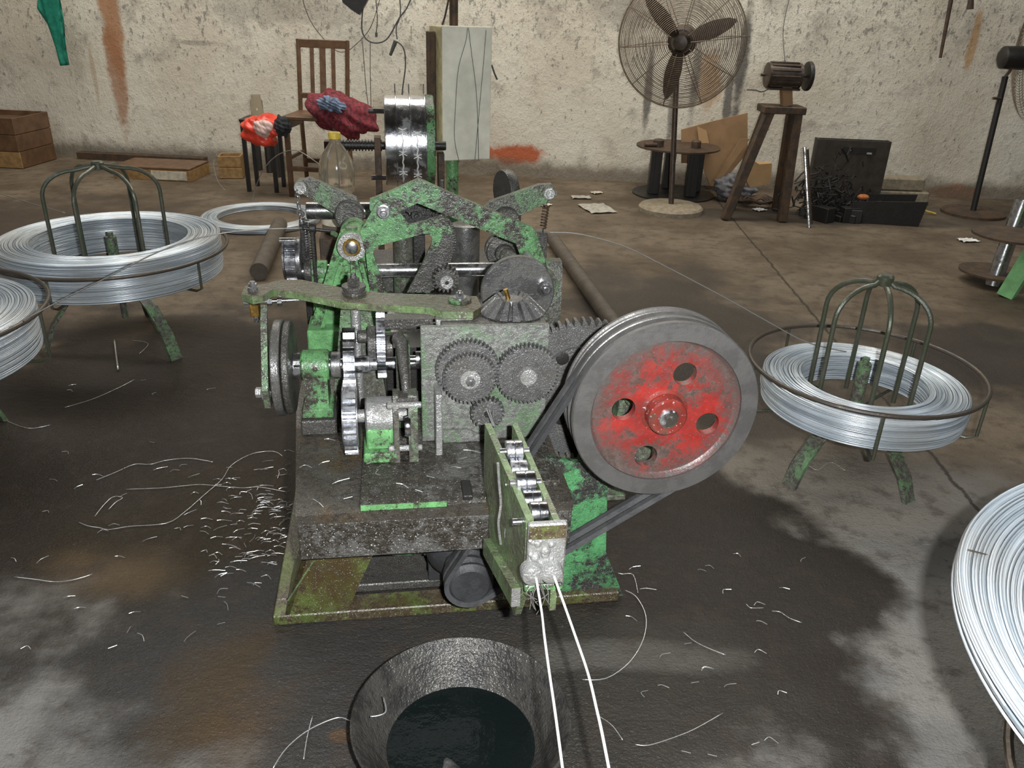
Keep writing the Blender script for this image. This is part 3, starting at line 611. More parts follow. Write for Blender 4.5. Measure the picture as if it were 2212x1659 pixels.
# --- bent arm
AV = .925
o_ = [(799, 432), (850, 412), (905, 387), (1000, 430), (1150, 492), (1160, 505), (1176, 557), (1198, 625), (1190, 645), (1158, 648), (1131, 570), (1114, 526), (1020, 488), (902, 439), (852, 462), (806, 466), (798, 450)]
bm = nb(); prism(bm, VP(o_, AV), 'y', AV, AV+.028); arm = P('bent_arm', bm, 'green', label='chipped green bent arm over the machine')
p = V(1178, 612, AV); bm = nb(); lathe(bm, [(0, .04), (.06, .04)], (p.x, AV-.02, p.z), (0, 1, 0), 32); P('arm_boss', bm, 'green_dirty', arm)
# --- rear cross shaft
RV = 1.12; rz = V(880, 583, RV).z
bm = nb(); xc(bm, V(648, 583, RV).x, V(1070, 583, RV).x, RV, rz, .023); rs = P('cross_shaft', bm, 'shaft', label='long turned shaft across the rear')
u0 = V(616, 560, RV).x; u1 = V(645, 560, RV).x; zc = V(630, 560, RV).z
bm = nb(); gear(bm, ((u0+u1)/2, RV, zc), (1, 0, 0), .068, 50, u1-u0-.01, .006, 0, 0, .2); fgl = P('fine_gear', bm, 'steel', label='fine toothed wheel at the left end of the rear shaft')
bm = nb(); xc(bm, u0-.003, u0+.003, RV, zc, .066, .001); xc(bm, u1-.004, u1+.012, RV, zc, .072, .002); cyl(bm, (u0-.01, RV-.02, zc+.068), (u1, RV-.02, zc+.068), .009); P('gear_cheek', bm, 'shaft', fgl)
bm = nb(); xc(bm, V(658, 583, RV).x, V(674, 583, RV).x, RV, rz, .036); P('shaft_collar', bm, 'grime', rs)
q0, q1 = V(674, 583, RV).x, V(708, 583, RV).x
bm = nb(); xc(bm, q0, q1, RV, rz, .036); prism(bm, [(RV-.05, .42), (RV+.05, .42), (RV+.03, rz), (RV-.03, rz)], 'x', q0, q1); P('bearing_block', bm, 'green_clean', label='green bearing under the rear cross shaft')
q0, q1 = V(1160, 600, RV).x, V(1197, 600, RV).x
bm = nb(); prism(bm, [(RV-.05, .42), (RV+.05, .42), (RV+.04, rz), (RV+.02, rz+.03), (RV-.02, rz+.03), (RV-.04, rz)], 'x', q0, q1+.02); P('bearing_block', bm, 'green_dirty', label='dull green bearing at the right of the rear shaft')
for (x0, y0, y1, r, v, mt) in ((1008, 492, 575, .053, 1.30, 'disc'), (872, 508, 575, .040, 1.36, 'green_dirty')):
    p = V(x0, y0, v); bm = nb(); lathe(bm, [(0, r), (p.z-.43-.02, r), (p.z-.43-.018, r*1.0), (p.z-.43-.002, r*.98), (p.z-.43, r*.92)], (p.x, v+r, .43), (0, 0, 1), 40); P('guide_cylinder', bm, mt)
p = V(1088, 545, 1.2); bm = nb()
lathe(bm, [(0, .03), (.02, .034), (.022, .058), (.035, .06), (.037, .052), (.05, .052), (.052, .062), (.08, .062)], (p.x, 1.17, p.z), (0, 1, 0), 40); rc = P('clutch_rings', bm, 'grime')
bm = nb(); cyl(bm, (p.x+.01, 1.13, p.z-.005), (p.x+.01, 1.19, p.z-.005), .03); prism(bm, [(p.x-.05, .42), (p.x+.07, .42), (p.x+.04, p.z+.01), (p.x-.03, p.z+.01)], 'y', 1.19, 1.26); P('clutch_body', bm, 'green_dirty', rc)
bm = nb(); box(bm, p.x-.035, p.x-.02, 1.0, 1.03, .43, p.z-.03); cyl(bm, (p.x-.027, .995, p.z-.045), (p.x-.027, 1.0, p.z-.045), .008); prism(bm, [(p.x-.01, p.z-.08), (p.x+.06, p.z-.08), (p.x+.0, p.z-.01)], 'y', 1.0, 1.012); P('clutch_fork', bm, 'grime', rc)
# --- tension levers left and right with spring
LV = 1.22
def tlever(pts, boss, end, v, name_l, r=.048, er=.021):
    bm = nb(); prism(bm, VP(pts, v), 'y', v, v+.03); e = V(*end, v)
    cyl(bm, (e.x, v-.018, e.z), (e.x, v+.035, e.z), er); t = P('tension_lever', bm, 'green_dirty', label=name_l)
    b = V(*boss, v); bm = nb(); lathe(bm, [(0, r-.004), (.004, r), (.05, r)], (b.x, v-.03, b.z), (0, 1, 0), 40); lathe(bm, [(0, r*.45), (.015, r*.45)], (b.x, v-.03, b.z-.012), FR, 24); P('lever_boss', bm, 'grime', t)
    bm = nb(); cyl(bm, (e.x, v-.045, e.z), (e.x, v-.018, e.z), .0125); cyl(bm, (e.x, v-.03, e.z), (e.x, v-.024, e.z), .019); P('spring_pin', bm, 'silver', t)
    return t, e
tl, e1 = tlever([(640, 394), (668, 384), (770, 428), (790, 470), (745, 478), (725, 462), (655, 420)], (755, 462), (650, 403), LV, 'green lever with chain at the upper left')
tr, e2 = tlever([(1192, 398), (1205, 418), (1188, 436), (1120, 466), (1085, 480), (1040, 455), (1060, 436), (1165, 400)], (1092, 475), (1184, 415), LV+.05, 'green lever with spring at the upper right', er=.024)
def spring(a, b, r, turns, wr=.0022):
    a = Vector(a); b = Vector(b); x, y, d = frame(b-a); n = turns*10
    return tube(nb(), [a+(b-a)*(i/n)+(x*cos(2*pi*i/10)+y*sin(2*pi*i/10))*r for i in range(n+1)], wr, 5)
s = V(1180, 442, 1.2); t_ = V(1173, 492, 1.2); P('coil_spring', spring((s.x, 1.2, s.z), (t_.x, 1.2, t_.z), .010, 8, .003), 'rust')
bm = nb(); tube(bm, [(e2.x-.006, 1.2, e2.z-.01), (s.x, 1.2, s.z)], .002, 5); u_ = V(1170, 560, 1.2); tube(bm, [(t_.x, 1.2, t_.z), (u_.x, 1.2, u_.z)], .003, 5); P('spring_hook', bm, 'shaft')
bm = nb(); u_ = V(1176, 510, 1.2); box(bm, u_.x-.035, u_.x+.012, 1.2, 1.25, .43, u_.z+.01); P('spring_post', bm, 'grime')
# chain: open links
ca0 = V(640, 412, 1.17); ca1 = V(655, 505, 1.17)
for i in range(7):
    c0 = Vector((ca0.x, 1.17, ca0.z)).lerp(Vector((ca1.x, 1.17, ca1.z)), (i+.5)/7); lp = []
    for k in range(12):
        a = 2*pi*k/12; w_ = .008*cos(a); h_ = .015*sin(a)
        lp.append(c0+(Vector((w_, 0, h_)) if i % 2 else Vector((w_*.4, w_, h_))))
    bm = nb(); tube(bm, lp, .0022, 5, closed=True); P('chain_link', bm, 'steel')
s = V(661, 470, 1.16); t_ = V(668, 560, 1.1); P('coil_spring', spring((s.x, 1.15, s.z), (t_.x, 1.1, t_.z), .009, 16, .0024), 'shaft')
bm = nb(); u_ = V(650, 500, 1.12); box(bm, u_.x-.004, u_.x+.018, 1.13, 1.16, .43, u_.z+.02); v_ = V(668, 530, 1.1); box(bm, v_.x+.008, v_.x+.02, 1.08, 1.12, .43, v_.z+.05); P('guide_post', bm, 'black')
bm = nb(); a = V(655, 493, 1.1); b = V(725, 500, 1.1); cyl(bm, (a.x, 1.1, a.z), (b.x, 1.1, b.z), .006); xc(bm, V(668, 490, 1.1).x, V(682, 490, 1.1).x, 1.1, a.z, .018); P('adjusting_screw', bm, 'black')
bm = nb(); a = V(662, 455, 1.4); b = V(700, 455, 1.4); xc(bm, a.x, b.x+.3, 1.4, a.z, .03); P('idler_shaft', bm, 'shaft')
# rear housing and clutter
bm = nb(); box(bm, -.04, .14, 1.50, 1.72, .30, .628, .004); P('rear_housing', bm, 'rust')
bm = nb(); box(bm, .15, .66, 1.50, 1.80, .30, .50, .004); P('rear_gearbox', bm, 'grime')
bm = nb()
for (x, y) in ((865, 452), (885, 448), (905, 450), (925, 455), (900, 466), (945, 462), (872, 470)):
    p = V(x, y, 1.2); lathe(bm, [(0, .018), (.01, .02), (.05, .02)], (p.x, 1.2, p.z), (0, 1, 0), 12); cyl(bm, (p.x, 1.18, p.z), (p.x, 1.2, p.z), .009, seg=6)
p = V(905, 470, 1.25); box(bm, p.x-.08, p.x+.07, 1.25, 1.30, p.z-.06, p.z+.01); box(bm, p.x-.02, p.x+.02, 1.26, 1.29, .43, p.z-.06); P('valve_block', bm, 'black')
p = V(1098, 408, 1.85); bm = nb(); lathe(bm, [(0, .085), (.012, .09), (.03, .09), (.042, .085)], (p.x-.02, 1.9, p.z-.02), (1, .35, 0), 40); hw = P('rear_wheel', bm, 'grime', label='dark wheel standing edge on behind the arm')
bm = nb(); box(bm, p.x-.03, p.x+.06, 1.86, 1.94, 0, p.z-.09); P('wheel_post', bm, 'rust', hw)
bm = nb(); p = V(955, 398, 1.45); cyl(bm, (p.x, 1.45, .5), (p.x, 1.45, p.z+.015), .006); P('stud', bm, 'steel')
bm = nb(); p = V(1245, 545, .0)
# --- straightener box
cz = .60
A0 = Zl(1047, 915, cz); A1 = Zl(1137, 1122, cz); B0 = Zl(1118, 915, cz); B1 = Zl(1213, 1130, cz)
def skewplate(a, b, w, polyz):   # vertical plate from a to b (uv), polyz: (t along, z)
    bm = nb(); d = Vector((b.x-a.x, b.y-a.y, 0)); n = Vector((d.y, -d.x, 0)).normalized()*w
    A = [bm.verts.new(Vector((a.x, a.y, 0))+d*t+Vector((0, 0, z))) for t, z in polyz]; B = [bm.verts.new(q.co+n) for q in A]
    bm.faces.new(A); bm.faces.new(B[::-1])
    for i in range(len(A)): bm.faces.new((A[i], A[(i+1) % len(A)], B[(i+1) % len(A)], B[i]))
    return bm
tm = (A0.y-(-.008))/(A0.y-A1.y)
sl = P('straightener_plate', skewplate(A0, A1, -.014, [(0, cz), (1, cz), (1, .445), (.85, .33), (tm, .30), (tm, .424), (0, .424)]), 'green_brush', label='left green side plate of the wire straightener')
P('straightener_plate', skewplate(B0, B1, .012, [(0, cz), (1, cz), (1, .40), (.7, .40), (0, .43)]), 'green_brush', label='right side plate of the wire straightener')
# foot bar along the lower edge
f0 = V(1052, 1180, -.03); f1 = V(1114, 1290, -.30)
bm = nb(); dA = Vector((f1.x, -.30, f1.z))-Vector((f0.x, -.03, f0.z)); 
A = []
for base_ in (Vector((f0.x, -.03, f0.z)), Vector((f1.x, -.30, f1.z))):
    A.append([bm.verts.new(base_+Vector((dx, 0, dz))) for dx, dz in ((-.009, -.022), (.009, -.022), (.009, .022), (-.009, .022))])
for i in range(4): bm.faces.new((A[0][i], A[0][(i+1) % 4], A[1][(i+1) % 4], A[1][i]))
bm.faces.new(A[0]); bm.faces.new(A[1]); P('foot_bar', bm, 'green_brush', sl)
bm = nb(); box(bm, f1.x-.0085, f1.x+.0085, -.303, -.3003, f1.z-.021, f1.z+.021, 0); P('bar_end', bm, 'silver', sl)
for (x, y, v, L_) in ((1066, 978, A0.y-.28*(A0.y-A1.y), .022), (1107, 1128, A1.y+.02, .022), (1091, 1047, -.15, .008)):
    p = Zl(x, y, cz-.03) if L_ > .01 else V(x, y, v)
    if L_ > .01:
        k = (p.y-A0.y)/(A1.y-A0.y); 
    bm = nb(); lathe(bm, [(0, .0075), (L_, .0075)], (p.x, p.y, p.z), (1, 0, 0), 16); P('axle_pin', bm, 'steel', sl)
bm = nb()
for pts in (((1077, 1000), (1080, 1050), (1083, 1090), (1078, 1130), (1083, 1175)), ((1097, 1080), (1102, 1110), (1093, 1150), (1098, 1180))):
    tube(bm, smoothpath([Vector((V(x, y, -.16).x-.0012, -.16-.0*(y-1000), V(x, y, -.16).z)) for x, y in pts], 4), .0028, 6)
P('weld_bead', bm, 'silver', sl)
bm = nb(); box(bm, .43, .53, -.02, .05, .40, .424); P('straightener_floor', bm, 'green_brush', sl)
# rollers
for (x, y, dz, w_, r) in ((1110, 975, -.012, .036, .024), (1120, 1016, -.035, .036, .022), (1134, 1043, -.012, .040, .025), (1149, 1082, -.03, .036, .021), (1163, 1108, -.022, .034, .022)):
    p = Zl(x, y, cz+dz+.01); bm = nb()
    lathe(bm, [(0, r-.002), (.002, r), (w_*.5-.0015, r), (w_*.5, r-.002), (w_*.5+.0015, r), (w_-.002, r), (w_, r-.002)], (p.x-w_/2, p.y, p.z), (1, 0, 0), 32); rl = P('straightening_roller', bm, 'steel')
    bm = nb(); lathe(bm, [(0, .008), (.062, .008)], (p.x-.03, p.y, p.z), (1, 0, 0), 12); P('roller_axle', bm, 'shaft', rl)
# nozzle block
b0 = Vector((A1.x, A1.y, 0)); b1 = Vector((B1.x, B1.y, 0))
bm = nb(); box(bm, A1.x+.001, B1.x+.011, B1.y-.003, B1.y+.012, .455, cz+.001, .003); nz = P('nozzle_block', bm, 'silver', label='dust covered nozzle block with two round bosses')
bm = nb(); box(bm, A1.x+.002, B1.x+.009, B1.y-.0045, B1.y-.003, cz-.03, cz-.002, 0); P('oil_stain_plate', bm, 'green_olive', nz)
zz = V(1150, 1236, B1.y-.02)
nozz = []
for (x, y) in ((1150, 1238), (1191, 1235)):
    p = V(x, y, B1.y-.012); bm = nb(); lathe(bm, [(0, .010), (.004, .019), (.01, .022), (.03, .022)], (p.x, B1.y-.028, p.z), (0, 1, 0), 28); P('nozzle_boss', bm, 'silver', nz); nozz.append(Vector((p.x, B1.y-.028, p.z)))
bm = nb(); q = V(1170, 1200, B1.y-.005); 
for k in range(16):
    a = V(random.uniform(1142, 1203), random.uniform(1165, 1225), B1.y-.003); bmesh.ops.create_icosphere(bm, subdivisions=2, radius=random.uniform(.004, .010), matrix=Matrix.Translation((a.x, B1.y-.002, a.z)))
P('metal_dust_lump', bm, 'silver', nz, ang=180)
bm = nb(); p = V(1165, 1262, B1.y+.0); box(bm, A1.x-.002, B1.x+.008, B1.y-.01, B1.y+.07, p.z-.008, p.z+.006, .002); box(bm, A1.x+.004, B1.x, B1.y+.013, B1.y+.06, p.z, .46); P('nozzle_base', bm, 'green', nz)
for k in range(9):
    a = nozz[0]+Vector((random.uniform(-.01, .03), .005, -.02)); L_ = random.uniform(.02, .06)
    bm = nb(); tube(bm, smoothpath([a, a+Vector((random.uniform(-.01, .01), -.005, -L_*.5)), a+Vector((random.uniform(-.02, .02), -.01, -L_))], 3), .0007, 4); P('wire_whisker', bm, 'wiredull', nz)
#@@WIRES
def L2W(p): return MO+MU*p.x+MV*p.y+Vector((0, 0, p.z))
def wire(name, pts, r, mat, label, cat='wire', k=6, group=None):
    q = smoothpath(pts, k); bm = nb(); tube(bm, q, r, 6); o = tag(obj(name, bm, mat, ang=180), label, cat, group); return origin(o, q[0])
def pixY(pts, Y0, Y1):
    n = len(pts)-1; return [atY(x, y, Y0+(Y1-Y0)*i/n) for i, (x, y) in enumerate(pts)]
n0, n1 = L2W(nozz[0]), L2W(nozz[1])
wire('line_wire', [n0+Vector((.004, .0, .002))]+pixY([(1170, 1321), (1176, 1374), (1187, 1455), (1199, 1537), (1216, 1665)], n0.y-.04, .86), .0024, 'wirewhite', 'straight bright wire leaving the left nozzle above the oil tub')
wire('line_wire', [n1+Vector((.002, .0, .002))]+pixY([(1227, 1329), (1247, 1386), (1264, 1435), (1276, 1476), (1288, 1528), (1300, 1581), (1317, 1668)], n1.y-.04, .86), .0026, 'wirewhite', 'curved bright wire leaving the right nozzle above the oil tub')
yr = L2W(V(1180, 502, 1.12)).y
wire('feed_wire', pixY([(1184, 502), (1240, 504), (1300, 517), (1360, 537), (1450, 582), (1560, 640), (1650, 690), (1740, 738), (1828, 760)], yr, 2.72), .0022, 'wiredull', 'thin feed wire sagging from the machine to the right hand reel')
yl = L2W(V(640, 493, 1.12)).y
wire('feed_wire', pixY([(652, 493), (570, 495), (500, 501), (430, 514), (340, 545), (240, 595), (130, 650), (60, 687), (-40, 740)], yl, 2.3), .0022, 'wiredull', 'thin feed wire from the left side of machine crossing the full reel')
wire('feed_wire', pixY([(140, 460), (70, 440), (0, 418), (-40, 404)], 3.7, 4.4), .002, 'wiredull', 'thin wire running off the far left reel top to the picture edge')
wire('loose_wire', pixY([(545, 432), (552, 405), (570, 365), (600, 335), (640, 325), (680, 348), (690, 356)], 5.9, 5.2), .003, 'wiredull', 'arched loose wire rising from the floor coil behind the bottle')
wire('loose_wire', pixY([(463, 345), (462, 360), (470, 390), (485, 410)], 6.9, 6.2), .0025, 'wiredull', 'short loose wire hanging by the small wooden block')

#@@REELS
def make_coil(name, ri, ro, z0, z1, label, loc_, tilt=(0, 0, 0), cone=0., wr=.0024, group=None, seg=96):
    vs_, fs = [], []; prof = []
    step = .0038
    n = int((ro-ri)/step)
    for i in range(n+1): prof.append((ri+(ro-ri)*i/n, z1-cone*((ro-ri)*(1-i/n))))
    m = int((z1-z0)/step)
    for i in range(1, m+1): prof.append((ro-.004*(i/m) + .004*sin(pi*i/m), z1-(z1-z0)*i/m)); 
    for i in range(1, m+1): prof.append((ri+.002, z1-cone*(ro-ri)-(z1-z0)*i/m))
    for i in range(0, n+1, 2): prof.append((ri+(ro-ri)*i/n, z0-cone*((ro-ri)*(1-i/n))))
    for (r, z) in prof:
        r += random.gauss(0, .0009); z += random.gauss(0, .0009); px_, ph = random.gauss(0, .0012), random.uniform(0, 6.28); b = len(vs_)
        px2, ph2 = random.gauss(0, .0012), random.uniform(0, 6.28)
        for i in range(seg):
            a = 2*pi*i/seg; rr = r+px_*cos(a+ph)+px2*cos(2*a+ph2); zz_ = z+px_*sin(a+ph2)*.7
            for k in range(4): 
                t = pi/2*k; vs_.append(((rr+wr*cos(t))*cos(a), (rr+wr*cos(t))*sin(a), zz_+wr*sin(t)))
        for i in range(seg):
            for k in range(4):
                j = (i+1) % seg; fs.append((b+4*i+k, b+4*i+(k+1) % 4, b+4*j+(k+1) % 4, b+4*j+k))
    b = len(vs_); e = .004
    cp_ = [(ri+e, z0+e-cone*(ro-ri)), (ro-e, z0+e), (ro-e, z1-e), (ri+e, z1-e-cone*(ro-ri))]
    for i in range(seg):
        a = 2*pi*i/seg
        for r, z in cp_: vs_.append((r*cos(a), r*sin(a), z))
    for i in range(seg):
        for k in range(4):
            j = (i+1) % seg; fs.append((b+4*i+k, b+4*j+k, b+4*j+(k+1) % 4, b+4*i+(k+1) % 4))
    me = bpy.data.meshes.new(name); me.from_pydata(vs_, [], fs); me.materials.append(M['coil'])
    me.polygons.foreach_set('use_smooth', [True]*len(me.polygons))
    o = bpy.data.objects.new(name, me); C.objects.link(o); o.location = loc_; o.rotation_euler = tilt; return tag(o, label, 'wire coil', group)
def reel(label, x, y, zb, ztop, rc, rr, zr, nrod=6, ph=0., feet=((-100, .27), (20, .27), (140, .27)), ptop=.07, tiltx=0, nsp=8):
    t = thing('wire_reel', label, 'reel', (x, y, 0))
    bm = nb(); tube(bm, [(rr*cos(2*pi*i/64), rr*sin(2*pi*i/64), zr) for i in range(64)], .0075, 8, closed=True); P('hoop', bm, 'ring', t)
    for k in range(nsp//2+1):
        a = 2*pi*(k+.3)/(nsp//2+1)+ph; bm = nb(); ca_, sa_ = cos(a), sin(a)
        tube(bm, [(rr*ca_, rr*sa_, zr), (rr*ca_, rr*sa_, zb-.0), ((rr-.03)*ca_, (rr-.03)*sa_, zb-.014), (.03*ca_, .03*sa_, zb-.014)], .0055, 6); P('hoop_bracket', bm, 'rod', t)
    for k in range(nrod):
        a = 2*pi*k/nrod+ph; ca_, sa_ = cos(a), sin(a); R = rc; path = [(R*ca_, R*sa_, zb-.008)]
        path += [(R*ca_, R*sa_, ztop-.12)]
        for j in range(1, 9):
            u = j/8*pi/2; path.append(((R-.13*(1-cos(u)))*ca_, (R-.13*(1-cos(u)))*sa_, ztop-.12+.105*sin(u)))
        path.append((.015*ca_, .015*sa_, ztop)); bm = nb(); tube(bm, path, .0085, 8); P('cage_rod', bm, 'rod', t)
    bm = nb(); lathe(bm, [(0, .02), (.004, .026), (.03, .026), (.036, .02)], (0, 0, ztop-.018), (0, 0, 1), 20); P('cage_cap', bm, 'rod', t)
    bm = nb(); cyl(bm, (0, 0, zb-.04), (0, 0, zb+.16), .022); cyl(bm, (0, 0, zb+.16), (0, 0, zb+.18), .012); cyl(bm, (0, 0, .10), (0, 0, zb-.04), .014); P('centre_post', bm, 'green_dirty', t)
    for ang, r in feet:
        a = radians(ang); d = Vector((cos(a), sin(a), 0)); n = Vector((-sin(a), cos(a), 0)); bm = nb(); prev = None; zt = zb-.03
        pts = [(0.02, zt-.01), (r*.35, zt-.015), (r*.65, zt*.72), (r*.88, zt*.36), (r, 0.0)]
        for q, z in pts:
            rg = [bm.verts.new(d*(q+o1)+n*o2+Vector((0, 0, max(0.0, z)))) for o1, o2 in ((-.006, -.026), (-.006, .026), (.010, .026), (.010, -.026))]
            if prev: 
                for i in range(4): bm.faces.new((prev[i], prev[(i+1) % 4], rg[(i+1) % 4], rg[i]))
            else: bm.faces.new(rg)
            prev = rg
        bm.faces.new(prev); P('leg', bm, 'green_dirty', t)
    return t
RX, RY = 1.175, 2.49
reel('right wire reel with thin coil, green legs and tall rod cage', RX, RY, .235, .685, .165, .372, .385, 6, radians(20), ((-146, .275), (-57, .262), (75, .27)))
make_coil('wire_coil', .205, .325, .245, .335, 'galvanised wire coil resting low in the right hand reel', (RX+.01, RY, 0))
LX, LY = -1.76, 3.42
reel('left wire reel, full, with rod cage standing upright', LX, LY, .312, .775, .225, .475, .43, 6, radians(28), ((-36, .37), (-150, .33), (95, .3)))
make_coil('wire_coil', .315, .445, .318, .475, 'thick galvanised wire coil filling the left cage reel', (LX, LY, 0))
QX, QY = -2.02, 2.35
reel('wire reel cut off by the left picture edge', QX, QY, .34, .85, .24, .50, .50, 4, radians(60), ((-60, .3), (60, .3), (180, .3)))
make_coil('wire_coil', .26, .455, .345, .49, 'galvanised wire coil cut off by the left picture edge', (QX, QY, 0))
make_coil('wire_coil', .30, .40, .005, .035, 'flat wire coil lying on the floor behind the bottle', tuple(atZ(550, 467))+() if False else (-1.80, 5.62, 0), seg=80)
BX, BY = 1.165, .72
reel('wire reel cut off by the lower right corner', BX, BY, .40, .70, .12, .42, .43, 4, radians(45), ((-60, .3), (60, .3), (180, .3)))
make_coil('wire_coil', .20, .56, .695, .72, 'pale wire coil filling the lower right corner', (BX, BY, 0), (0, 0, 0), cone=.35, seg=128)
a = atZ(2092, 1188, .725); b = atZ(2150, 1205, .70); c = atZ(2240, 1245, .66)
wire('tie_wire', [a, b, c], .0014, 'ring', 'dark tie wire across the pale coil in the lower right corner')
#@@TUB
tb = thing('oil_tub', 'round oil collecting tub in front of the machine, filled with black oil', 'tub', (-.08, 1.215, 0))
bm = nb(); lathe(bm, [(.0, .02), (.002, .15), (.02, .165), (.06, .19), (.11, .222), (.118, .226), (.121, .222), (.115, .216), (.065, .182), (.04, .165), (.022, .15), (.012, .13), (.01, .02)], (0, 0, 0), (0, 0, 1), 72, caps=True); P('basin', bm, 'tub', tb)
bm = nb(); lathe(bm, [(0, .155), (.001, .155)], (0, 0, .036), (0, 0, 1), 64); P('oil', bm, 'oil', tb, 'still black waste oil')
bm = nb(); bmesh.ops.create_uvsphere(bm, u_segments=40, v_segments=24, radius=1)
for v in bm.verts:
    q = v.co.copy(); n_ = 1+.10*sin(7*q.x+2*q.z)+.07*sin(11*q.y+3); v.co = Vector((q.x*.042*n_, q.y*.085*n_, q.z*.026*n_))
o = tag(obj('metal_lump', bm, 'gear', ang=180), 'long shiny metal lump lying in the black oil', 'scrap metal'); o.location = (-.06, 1.085, .045); o.rotation_euler = (0, 0, radians(35))
#@@BACKGROUND
# pipes on the floor either side of the machine
bm = nb(); cyl(bm, (1.285, 1.75, .045), (1.275, 3.6, .045), .042); o = tag(obj('floor_pipe', bm, 'pipe'), 'long brown pipe on the floor right of the machine', 'pipe'); o.location = MO; o.rotation_euler = (0, 0, YA)
bm = nb(); cyl(bm, (-.505, 2.95, .05), (-.51, 4.0, .05), .05); o = tag(obj('floor_pipe', bm, 'pipe'), 'brown pipe on the floor left of the machine', 'pipe'); o.location = MO; o.rotation_euler = (0, 0, YA)
# winding drum
DV = 2.45
c = V(884, 305, DV); DRr = .205
dt = thing('winding_drum', 'shiny steel winding drum wrapped with barbed wire', 'drum', tuple(L2W(Vector((c.x, DV, 0)))), YA)
hw_ = (V(938, 310, DV).x-V(834, 310, DV).x)/2; z0 = c.z
bm = nb(); lathe(bm, [(0, DRr-.004), (.004, DRr), (2*hw_-.04, DRr)], (-hw_, 0, z0), (1, 0, 0), 72); P('drum_body', bm, 'steel', dt)
bm = nb(); lathe(bm, [(0, DRr-.002), (.002, DRr+.004), (.036, DRr+.004), (.04, DRr)], (hw_-.04, 0, z0), (1, 0, 0), 72); P('drum_flange', bm, 'green', dt, 'green outer flange of the drum')
for f in (.22, .5, .80):
    bm = nb(); lathe(bm, [(0, DRr), (.002, DRr+.012), (.005, DRr+.012), (.007, DRr)], (-hw_+2*hw_*f, 0, z0), (1, 0, 0), 72, caps=False); P('drum_fin', bm, 'steel', dt)
    bm = nb(); prism(bm, [(-.014, z0+DRr+.01), (.014, z0+DRr+.01), (.0, z0+DRr+.05)], 'x', -hw_+2*hw_*f, -hw_+2*hw_*f+.005); P('guide_tooth', bm, 'shaft', dt)
for f in (.35, .64):
    ux = -hw_+2*hw_*f; rp = DRr+.004
    pts = [(ux+.0022*cos(i*1.3), (rp+.0022*sin(i*1.3))*cos(a_), z0+(rp+.0022*sin(i*1.3))*sin(a_)) for i in range(120) for a_ in (radians(-200+i*2.2)+0,)]
    bm = nb(); tube(bm, pts, .0032, 5); bw = P('barbed_strand', bm, 'wirewhite', dt)
    for k in range(7):
        a_ = radians(-205+k*26+f*12); o1 = Vector((ux, (rp+.005)*cos(a_), z0+(rp+.005)*sin(a_))); tg = Vector((0, -sin(a_), cos(a_))); nn = Vector((0, cos(a_), sin(a_))); bm = nb()
        for s1_, s2_ in ((-1, 1), (1, 1), (-1, -1), (1, -1)): tube(bm, [o1+tg*.003*s2_, o1+Vector((s1_*.018, 0, 0))+tg*.010*s2_+nn*.006], .0024, 4)
        P('barb', bm, 'wirewhite', bw)
bm = nb(); cyl(bm, (-hw_-.22, 0, z0-.02), (-hw_, 0, z0-.02), .02); 
for i in range(14): lathe(bm, [(0, .027), (.006, .027)], (-hw_-.21+i*.0145, 0, z0-.02), (1, 0, 0), 20)
cyl(bm, (hw_, 0, z0-.02), (hw_+.06, 0, z0-.02), .02)
P('drum_shaft', bm, 'black', dt)
bm = nb(); box(bm, -hw_-.05, -hw_-.02, -.04, .04, 0, z0+.02); box(bm, hw_+.02, hw_+.05, -.04, .04, 0, z0-.05); box(bm, -hw_-.28, -hw_-.25, -.03, .03, 0, z0); box(bm, -hw_-.3, hw_+.06, -.1, .1, 0, .05); P('drum_stand', bm, 'rust', dt)
for zz_ in (.14, -.16): 
    bm = nb(); cyl(bm, (-hw_-.07, -.05, z0+zz_), (-hw_-.0, -.05, z0+zz_), .012, seg=6); P('bolt', bm, 'steel', dt)
# bottle
p = L2W(V(733, 470, 1.6)); bz = .629
bt = thing('oil_bottle', 'big clear plastic oil bottle with yellow cap behind the machine', 'bottle', (p.x, p.y, bz))
bm = nb(); lathe(bm, [(0, .05), (.006, .062), (.02, .066), (.13, .066), (.17, .064), (.175, .062), (.18, .064), (.22, .066), (.26, .062), (.29, .050), (.315, .032), (.33, .022), (.345, .019)], (0, 0, 0), (0, 0, 1), 40); P('bottle_body', bm, 'bottle', bt)
bm = nb(); lathe(bm, [(0, .021), (.001, .0225), (.02, .0225), (.023, .02)], (0, 0, .345), (0, 0, 1), 24); P('bottle_cap', bm, 'yellow', bt)
bm = nb(); lathe(bm, [(0, .05), (.01, .061), (.15, .061)], (0, 0, .004), (0, 0, 1), 32); P('oil_fill', bm, plain('brown thin oil', (.22, .15, .07), .2), bt)
bm = nb(); lathe(bm, [(0, .0668), (.085, .0668)], (0, 0, .035), (0, 0, 1), 40, caps=False); P('bottle_label', bm, 'label', bt)
